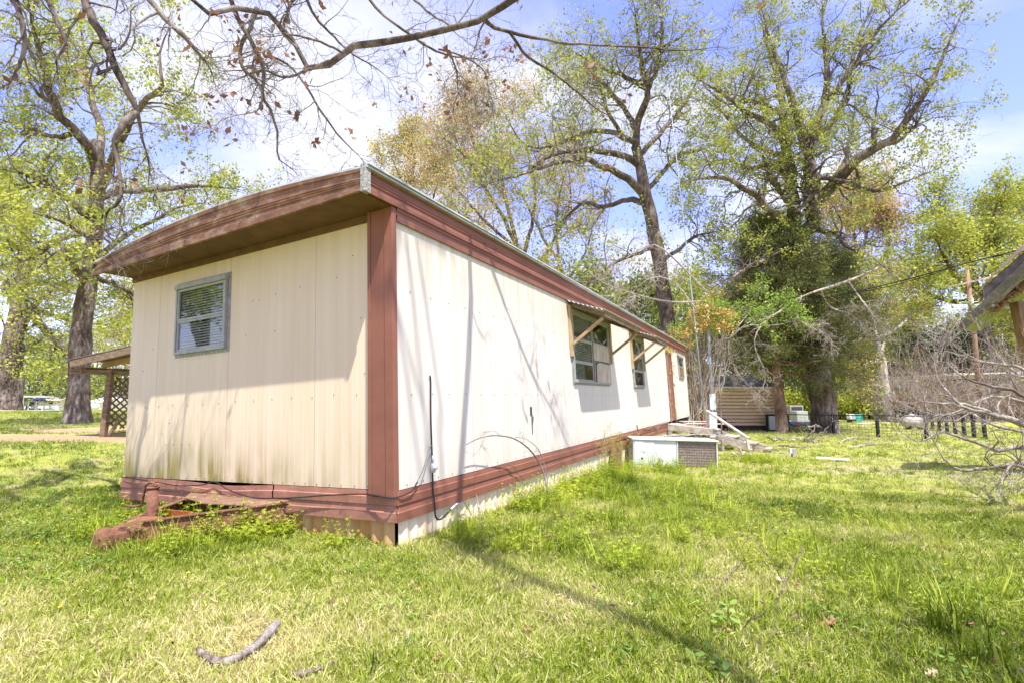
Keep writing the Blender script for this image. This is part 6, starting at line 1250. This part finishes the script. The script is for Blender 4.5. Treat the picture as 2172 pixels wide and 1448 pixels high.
# tall weeds with seed heads against the long wall
def weed(a, hgt, lab, o_=.12):
    B = H(a, -o_, -.50); B[2] = gz(B[0], B[1]); e = empty('tall_weed', tuple(B), lab, 'weed', 'tall seeding weeds along the long wall'); n = 4
    P = np.zeros((n, 9, 3)); dd = nrm(rng.normal(size=(n, 3))*np.array([.16, .16, 0])+np.array([0, 0, 1]))
    for k in range(1, 9): dd = nrm(dd+rng.normal(size=(n, 3))*.05); P[:, k] = P[:, k-1]+dd*hgt/8*(.75+.25*np.arange(n)[:, None]/n)
    a_, ar = children(P, np.full((n, 9), .003), 9, hgt*.16, .8, 5, up=.3, wig=.15, tmin=.35, rmin=.0016)
    V, Fs = cat_mesh([tubes(P, np.linspace(.005, .002, 9)[None]*np.ones((n, 1)), 4), tubes(a_, ar, 3)]); np_mesh('stems', V, Fs, MATS.get('weed_stem') or mat('weed_stem', (.22,.26,.08), (.36,.36,.14), 20), e, False, None, 'stuff')
    V, Fq, tn = leaves(np.concatenate([a_[:, -1], a_[:, -2]]), .016, 4, .008, .7); np_mesh('seed_heads', V, [Fq], L_YEL, e, False, tn, 'stuff')
for a, h_ in ((5.3, .85), (5.55, .75), (5.9, .95), (6.5, .7), (7.0, .8), (6.05, .62), (7.35, .6)): weed(a, h_, 'tall thin seeding weed against the long wall')

# ------------------------------------------------------------------ grass and ground cover: blades instanced over the lawn
def scatter(name, label, variants, pts, pick, rot, scl, m, shade):
    vs, fs, ks, ts = [], {3: [], 4: []}, [], []; o = 0
    for k, (V, Fl, tn) in enumerate(variants):
        vs.append(V); ks.append(np.full(len(V), k)); ts.append(tn)
        for f in Fl: fs[f.shape[1]].append(f+o)
        o += len(V)
    V = np.concatenate(vs+[pts]).astype(np.float32); me = bpy.data.meshes.new(name); me.vertices.add(len(V)); me.vertices.foreach_set('co', V.ravel())
    fl = [np.concatenate(f) for f in fs.values() if f]; idx = np.concatenate([f.ravel() for f in fl]).astype(np.int32); tot = np.concatenate([np.full(len(f), f.shape[1]) for f in fl]).astype(np.int32)
    me.loops.add(len(idx)); me.loops.foreach_set('vertex_index', idx); me.polygons.add(len(tot)); me.polygons.foreach_set('loop_start', np.concatenate([[0], np.cumsum(tot)[:-1]]).astype(np.int32)); me.polygons.foreach_set('loop_total', tot)
    n0 = o; N = len(pts)
    def attr(nm, ty, arr, key='value'): a = me.attributes.new(nm, ty, 'POINT'); a.data.foreach_set(key, arr)
    attr('src', 'INT', np.concatenate(ks+[np.full(N, -1)]).astype(np.int32)); attr('pick', 'INT', np.concatenate([np.zeros(n0), pick]).astype(np.int32))
    attr('tint', 'FLOAT', np.concatenate(ts+[np.zeros(N)]).astype(np.float32)); attr('scl', 'FLOAT', np.concatenate([np.ones(n0), scl]).astype(np.float32)); attr('shade', 'FLOAT', np.concatenate([np.zeros(n0), shade]).astype(np.float32))
    attr('rot', 'FLOAT_VECTOR', np.concatenate([np.zeros((n0, 3)), rot]).astype(np.float32).ravel(), 'vector')
    me.update(calc_edges=True); me.materials.append(m); ob = link(name, me, None, 'stuff'); tag(ob, label, name.replace('_', ' '))
    ng = bpy.data.node_groups.new(name, 'GeometryNodeTree'); ng.interface.new_socket('Geometry', in_out='INPUT', socket_type='NodeSocketGeometry'); ng.interface.new_socket('Geometry', in_out='OUTPUT', socket_type='NodeSocketGeometry')
    gi = nn(ng, 'NodeGroupInput'); go = nn(ng, 'NodeGroupOutput')
    def na(nm, ty): a = nn(ng, 'GeometryNodeInputNamedAttribute', data_type=ty); a.inputs[0].default_value = nm; return a.outputs[0]
    src = na('src', 'INT')
    def sep(k):
        c = nn(ng, 'FunctionNodeCompare', data_type='INT', operation='EQUAL'); ng.links.new(src, c.inputs[2]); c.inputs[3].default_value = k
        s_ = nn(ng, 'GeometryNodeSeparateGeometry', domain='POINT'); ng.links.new(gi.outputs[0], s_.inputs[0]); ng.links.new(c.outputs[0], s_.inputs[1]); return s_.outputs[0]
    jn = nn(ng, 'GeometryNodeJoinGeometry')
    for k in range(len(variants)):
        g2 = nn(ng, 'GeometryNodeGeometryToInstance'); ng.links.new(sep(k), g2.inputs[0]); ng.links.new(g2.outputs[0], jn.inputs[0])
    ip = nn(ng, 'GeometryNodeInstanceOnPoints'); ng.links.new(sep(-1), ip.inputs['Points']); ng.links.new(jn.outputs[0], ip.inputs['Instance']); ip.inputs['Pick Instance'].default_value = True
    ng.links.new(na('pick', 'INT'), ip.inputs['Instance Index']); ng.links.new(na('rot', 'FLOAT_VECTOR'), ip.inputs['Rotation']); ng.links.new(na('scl', 'FLOAT'), ip.inputs['Scale'])
    ng.links.new(ip.outputs[0], go.inputs[0]); md = ob.modifiers.new('scatter', 'NODES'); md.node_group = ng; return ob
def blades(n, R0, h0, h1, w, lean=.5, straw=.3, curl=.35):
    r = R0*np.sqrt(rng.random(n)); a = rng.random(n)*6.283; b = np.stack([r*np.cos(a), r*np.sin(a), np.full(n, -.008)], 1); az_ = rng.random(n)*6.283; h = h0+(h1-h0)*rng.random(n); ln = lean*rng.random(n)
    d_ = np.stack([np.cos(az_)*ln, np.sin(az_)*ln, np.ones(n)], 1); d_ = nrm(d_); s = np.stack([-np.sin(az_), np.cos(az_), np.zeros(n)], 1)*(w*(.6+.8*rng.random(n)))[:, None]*.5
    m_ = b+d_*h[:, None]*.55; tp = m_+nrm(d_+np.stack([np.cos(az_), np.sin(az_), -np.ones(n)*.3], 1)*curl*(.3+rng.random(n))[:, None])*h[:, None]*.5
    V = np.stack([b-s, b+s, m_+s*.8, m_-s*.8, tp], 1).reshape(-1, 3); i = np.arange(n)[:, None]*5
    tn = np.where(rng.random(n) < straw, .72+.28*rng.random(n), .0+.6*rng.random(n)); return V, [i+np.array([[0, 1, 2, 3]]), i+np.array([[3, 2, 4]])], np.repeat(tn, 5)
def whorl(n, R0, h0, h1):
    """sprawling bedstraw: upright stems with rings of narrow leaves"""
    parts, tns = [], []
    r = R0*np.sqrt(rng.random(n)); a = rng.random(n)*6.283; K = 6; P = np.zeros((n, K, 3)); P[:, 0, 0] = r*np.cos(a); P[:, 0, 1] = r*np.sin(a); dd = nrm(rng.normal(size=(n, 3))*np.array([.45, .45, 0])+np.array([0, 0, 1])); h = h0+(h1-h0)*rng.random((n, 1))
    for k in range(1, K): dd = nrm(dd+rng.normal(size=(n, 3))*.15); P[:, k] = P[:, k-1]+dd*h/(K-1)
    V, Fq = tubes(P, np.full((n, K), .0014), 3); parts.append((V, Fq)); tns.append(np.full(len(V), .45))
    C = P[:, 1:].reshape(-1, 3); D_ = nrm((P[:, 1:]-P[:, :-1]).reshape(-1, 3)); M = len(C); nl = 6; C = np.repeat(C, nl, 0); ph = np.tile(np.arange(nl)*6.283/nl, M)+rng.random(M*nl)*.4
    d_ = np.stack([np.cos(ph), np.sin(ph), .35+.2*rng.random(M*nl)], 1); d_ = nrm(d_); s = np.stack([-np.sin(ph), np.cos(ph), np.zeros(M*nl)], 1)*.003; L = (.014+.014*rng.random(M*nl))[:, None]
    V = np.stack([C, C+d_*L*.5+s, C+d_*L, C+d_*L*.5-s], 1).reshape(-1, 3); i = np.arange(len(C))[:, None]*4; parts.append((V, i+np.array([[0, 1, 2, 3]]))); tns.append(np.repeat(.25+.45*rng.random(len(C)), 4))
    V, Fs = cat_mesh(parts); return V, Fs, np.concatenate(tns)
def broad(n, R0, L):
    r = R0*np.sqrt(rng.random(n)); a = rng.random(n)*6.283; C = np.stack([r*np.cos(a), r*np.sin(a), .015+.04*rng.random(n)], 1); ph = rng.random(n)*6.283; d_ = nrm(np.stack([np.cos(ph), np.sin(ph), .1+.4*rng.random(n)], 1)); s = np.stack([-np.sin(ph), np.cos(ph), np.zeros(n)], 1)*L*.36; LL = (L*(.6+.8*rng.random(n)))[:, None]
    V = np.stack([C, C+d_*LL*.35+s, C+d_*LL*.8+s*.8, C+d_*LL, C+d_*LL*.8-s*.8, C+d_*LL*.35-s], 1).reshape(-1, 3); i = np.arange(n)[:, None]*6; return V, [i+np.array([[0, 1, 2, 3]]), i+np.array([[0, 3, 4, 5]])], np.repeat(.05+.4*rng.random(n), 6)
def fan(N, rmax, p, rmin=1.0, half=64):
    u = rng.random(N); r = rmin+(rmax-rmin)*u**p; th = rad(half)*(2*rng.random(N)-1); return np.stack([r*np.sin(th), r*np.cos(th)], 1)
def ab(XY): dx_, dy_ = XY[:, 0]-P0[0], XY[:, 1]-P0[1]; return dx_*HX[0]+dy_*HX[1], dx_*HY[0]+dy_*HY[1]
def outside(XY, m_=0): a, b = ab(XY); return ~((a > .03-m_) & (a < 17.2) & (b > .03-m_) & (b < 4.2))
def vn(XY, s, ph=0.):   # cheap smooth variation
    x, y = XY[:, 0]*s, XY[:, 1]*s; return .5+.25*(np.sin(x+1.3*y+ph)+np.sin(1.7*x-.8*y+2.1+ph)*np.sin(.6*x+2.3*y+ph))
def dirt(XY):
    k = np.zeros(len(XY), bool)
    for (dc, rx, ry) in DIRT: k |= ((XY[:, 0]-dc[0])/rx)**2+((XY[:, 1]-dc[1])/ry)**2 < .5+.5*vn(XY, 2.5)
    return k
def mk(XY, zoff=0): return np.concatenate([XY, gz(XY[:, 0], XY[:, 1])[:, None]+zoff], 1)
def rot_(N, tl=.15): return np.stack([rng.normal(size=N)*tl, rng.normal(size=N)*tl, rng.random(N)*6.283], 1)
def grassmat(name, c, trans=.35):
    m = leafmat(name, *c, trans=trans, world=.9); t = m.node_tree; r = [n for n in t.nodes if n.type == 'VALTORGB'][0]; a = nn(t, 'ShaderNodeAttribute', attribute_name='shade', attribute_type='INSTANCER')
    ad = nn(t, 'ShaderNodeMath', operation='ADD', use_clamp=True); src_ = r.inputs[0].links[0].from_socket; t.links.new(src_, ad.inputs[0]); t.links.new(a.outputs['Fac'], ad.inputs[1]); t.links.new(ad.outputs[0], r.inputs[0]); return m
M_GRASS = grassmat('grass_blade', ((.09,.14,.008), (.32,.40,.022), (.68,.58,.30)))
M_WEED = grassmat('weed_leaf', ((.17,.25,.015), (.38,.46,.03), (.56,.58,.08)))
M_BROAD = grassmat('broad_leaf', ((.14,.25,.04), (.26,.40,.07), (.42,.52,.14)))
va = [blades(40, .08, .010, .034, .0032, 3.2, s_, .9) for s_ in (.15, .35, .5, .65, .3, .2)]+[blades(22, .06, .03, .07, .0045, .9, .1, .5) for _ in range(3)]
XY = np.concatenate([fan(95000, 42, 1.8, 1.2), fan(52000, 9, 1.2, 1.2)]); XY = XY[outside(XY) & ~dirt(XY)]; a, b = ab(XY); r = np.linalg.norm(XY, axis=1); N = len(XY)
g1_ = vn(XY, 1.1)*.6+vn(XY, 3.7, 1.)*.4
pick = np.where(rng.random(N) < .02+.10*(g1_ > .68), 6+rng.integers(0, 3, N), rng.integers(0, 6, N))
fore = sm(-XY[:, 1], -5.2, -2.2)*sm(-XY[:, 0], -2.2, .4)     # straw patch in the left and centre foreground
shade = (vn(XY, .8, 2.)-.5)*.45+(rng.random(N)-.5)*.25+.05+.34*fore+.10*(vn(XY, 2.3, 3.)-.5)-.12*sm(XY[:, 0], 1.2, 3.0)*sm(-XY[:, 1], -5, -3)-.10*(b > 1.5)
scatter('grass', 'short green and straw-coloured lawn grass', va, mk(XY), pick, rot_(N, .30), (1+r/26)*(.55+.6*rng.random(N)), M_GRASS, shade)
# weeds
vw = [whorl(7, .10, .02, .07) for _ in range(3)]+[whorl(8, .07, .10, .30) for _ in range(3)]+[blades(30, .06, .10, .26, .0045, .6, .06, .6) for _ in range(2)]
X1 = []; 
def along(n, a0, a1, b0, b1, pw=1.0):
    a = a0+(a1-a0)*rng.random(n); b = b0+(b1-b0)*rng.random(n)**pw; q = P0[None]+a[:, None]*HX+b[:, None]*HY; return q[:, :2]
tall = np.concatenate([along(95, 1.7, 3.0, -.12, -.5), along(170, 3.4, 6.2, -.05, -.6, 1.5), along(10, .6, 1.3, -.06, -.3), along(85, -.45, -.1, 1.1, 2.1), along(8, -.3, -.05, .3, 1.0), along(110, 6.2, 8.0, -.6, -1.2), along(60, 8.8, 9.6, -2.2, -2.8)])
XYl = fan(9000, 13, 1.1, 2.2, 52); a, b = ab(XYl); keep = outside(XYl) & (rng.random(len(XYl)) < np.clip(1.2*sm(b, -4.2, -.4)*(a > .3)*(b < -.25)*(a < 13)*(-.35+1.1*vn(XYl, 2.6))+.12*sm(XYl[:, 0], 1.0, 2.4)*sm(-XYl[:, 1], -6.5, -3.6)*vn(XYl, 2.)+.45*((a > -1.2) & (a < 0) & (b > 1.2) & (b < 2.8)), 0, 1)); XYl = XYl[keep]
XY = np.concatenate([tall, XYl]); N = len(XY); pick = np.concatenate([3+rng.integers(0, 5, len(tall)), rng.integers(0, 3, len(XYl))])
scatter('weeds', 'bright lime sprawling weeds along the skirting and over the lawn', vw, mk(XY), pick, rot_(N, .2), .8+.5*rng.random(N), M_WEED, (rng.random(N)-.5)*.3)
vb_ = [broad(20, .09, .02) for _ in range(3)]+[broad(12, .07, .03)]
XYb = fan(9000, 14, 1.2, 2.5, 60); a, b = ab(XYb); keep = outside(XYb) & ~dirt(XYb) & (rng.random(len(XYb)) < np.clip(.9*sm(b, .8, 2.4)*(-.1+1.1*vn(XYb, 1.4))+.012, 0, 1)); XYb = XYb[keep]; N = len(XYb)
scatter('clover', 'low broad-leaved green plants scattered in the left part of the lawn', vb_, mk(XYb), rng.integers(0, 4, N), rot_(N, .15), .8+.7*rng.random(N), M_BROAD, (rng.random(N)-.5)*.4)
# grass tufts as things
def tuft(px, py, n, h, lab, w=.007, spread=.05):
    q = gp(px, py); V, Fl, tn = blades(n, spread, h*.5, h, w, .55, .03, .55); o = np_mesh('grass_tuft', V, Fl, M_GRASS, None, False, tn*.75); o.location = tuple(q); tag(o, lab, 'grass tuft')
tuft(2008, 1345, 60, .30, 'tall dark green grass tuft at lower right', .008, .07)
tuft(2085, 1400, 40, .20, 'lower spreading grass tuft beside the tall dark green one', .010, .10)
tuft(470, 1330, 26, .13, 'grass tuft just above the short bent log', .006, .05)
tuft(790, 1425, 26, .14, 'grass tuft at the bottom edge left of centre', .006, .06)
tuft(330, 1100, 14, .28, 'long-bladed grass by the jack post of the tow hitch', .006, .04)
for k in range(3): pass
# yellow flowers
for (x, y) in ((118, 1132), (75, 1173), (122, 1318), (560, 1068), (395, 1240)):
    q = gp(x, y); mb = MB(); mb.tube([(0, 0, 0), (.004, 0, .05), (.006, 0, .075)], .0015, 4); V = [(.006, 0, .075)]+[(.006+.011*math.cos(k*1.2566/2), .011*math.sin(k*1.2566/2), .080+.004*(k % 2)) for k in range(10)]; mb2 = MB(); mb2.add(V, [(0, 1+k, 1+(k+1) % 10) for k in range(10)])
    e = empty('yellow_flower', tuple(q), 'tiny yellow flower in the grass at left', 'flower', 'yellow flowers in the grass'); mb.build('stem', L_GRN, e); mb2.build('petals', mat('yellow_petal', (.75,.55,.03)), e)
# fallen oak leaves: lobed, curled
def oakleaf(L):
    pr = [(0,.02),(.12,.10),(.2,.30),(.28,.14),(.4,.12),(.5,.36),(.6,.16),(.72,.14),(.82,.28),(.92,.10),(1,.0)]
    V = []; cu = random.uniform(.1, .5)
    for (t_, w_) in pr: z = cu*L*(t_-.5)**2*2; V += [(t_*L, w_*L*.9, z+w_*L*random.uniform(.1, .6)), (t_*L, 0, z), (t_*L, -w_*L*.9, z+w_*L*random.uniform(.1, .6))]
    F = []
    for i in range(len(pr)-1): k = i*3; F += [(k, k+1, k+4, k+3), (k+1, k+2, k+5, k+4)]
    return V, F
LM = [mat('dry_leaf_a', (.30,.14,.07), (.45,.25,.14), 40, .7), mat('dry_leaf_b', (.42,.28,.18), (.6,.44,.3), 40, .7), mat('dry_leaf_c', (.20,.09,.05), (.32,.16,.09), 40, .7)]
LP = [(1780,1330,.14),(1660,1245,.07),(1690,1250,.07),(1728,1280,.07),(1790,1148,.06),(1725,1095,.06),(1558,1142,.06),(1705,1100,.06),(2070,1340,.10),(1965,1225,.07),(1755,1315,.06),(1692,1440,.06),(1900,1240,.07),(1200,1280,.05),(945,1320,.05),(1295,1205,.06),(1205,1330,.04),(1130,1350,.06),(930,1400,.06),(330,1278,.06),(405,1275,.05),(230,1240,.06),(150,1105,.06),(60,1400,.06),(200,1390,.05),(460,1290,.05),(620,1390,.05),(1450,1110,.06),(1380,1060,.06),(1250,1120,.06),(1160,1145,.07),(1320,1180,.05),(1840,1060,.07),(1950,1000,.07),(2050,1090,.07),(1900,1120,.05),(1620,1070,.06),(1500,1060,.06),(2010,1170,.06),(1550,1350,.05),(1330,1290,.05),(1010,1250,.05),(880,1260,.05),(700,1300,.05),(1085,1160,.06),(228,980,.08),(300,1330,.06),(100,1260,.06),(2120,1420,.09),(1990,1440,.07)]
for k, (x, y, L_) in enumerate(LP):
    V, F = oakleaf(L_*.85); q = gp(x, y); o = MB().add(V, F).build('fallen_leaf', LM[k % 3], None); o.location = (q[0], q[1], q[2]+.035); o.rotation_euler = (random.uniform(-.5, .5), random.uniform(-.5, .5), random.random()*6.28)
    if k == 0: tag(o, 'largest curled brown oak leaf in the grass at lower right', 'leaf')
    else: tag(o, 'dry curled oak leaf lying in the grass', 'leaf', 'dry oak leaves in the grass')

# crumbs of dead leaf and thatch between the blades
def flakes(n, R0, L):
    r = R0*np.sqrt(rng.random(n)); a = rng.random(n)*6.283; C = np.stack([r*np.cos(a), r*np.sin(a), .006+.022*rng.random(n)], 1); V, Fq, _ = leaves(C, L, 1, .002, .45, 0, .6); return V, [Fq], np.repeat(rng.random(n), 4)
vf = [flakes(7, .14, .016), flakes(4, .14, .026), flakes(9, .15, .012)]
XYf = np.concatenate([fan(2600, 20, 1.25, 1.3, 60), gp(163, 897)[None, :2]+rng.normal(size=(300, 2))*2.5]); XYf = XYf[outside(XYf) & (vn(XYf, 1.9, 4.) > .33)]; N = len(XYf)
scatter('leaf_litter', 'crumbs of dead leaves and thatch in the lawn', vf, mk(XYf), rng.integers(0, 3, N), rot_(N, .2), .7+.8*rng.random(N), leafmat('litter_leaf', (.09,.045,.03), (.24,.135,.08), (.40,.28,.18), .1), np.zeros(N))
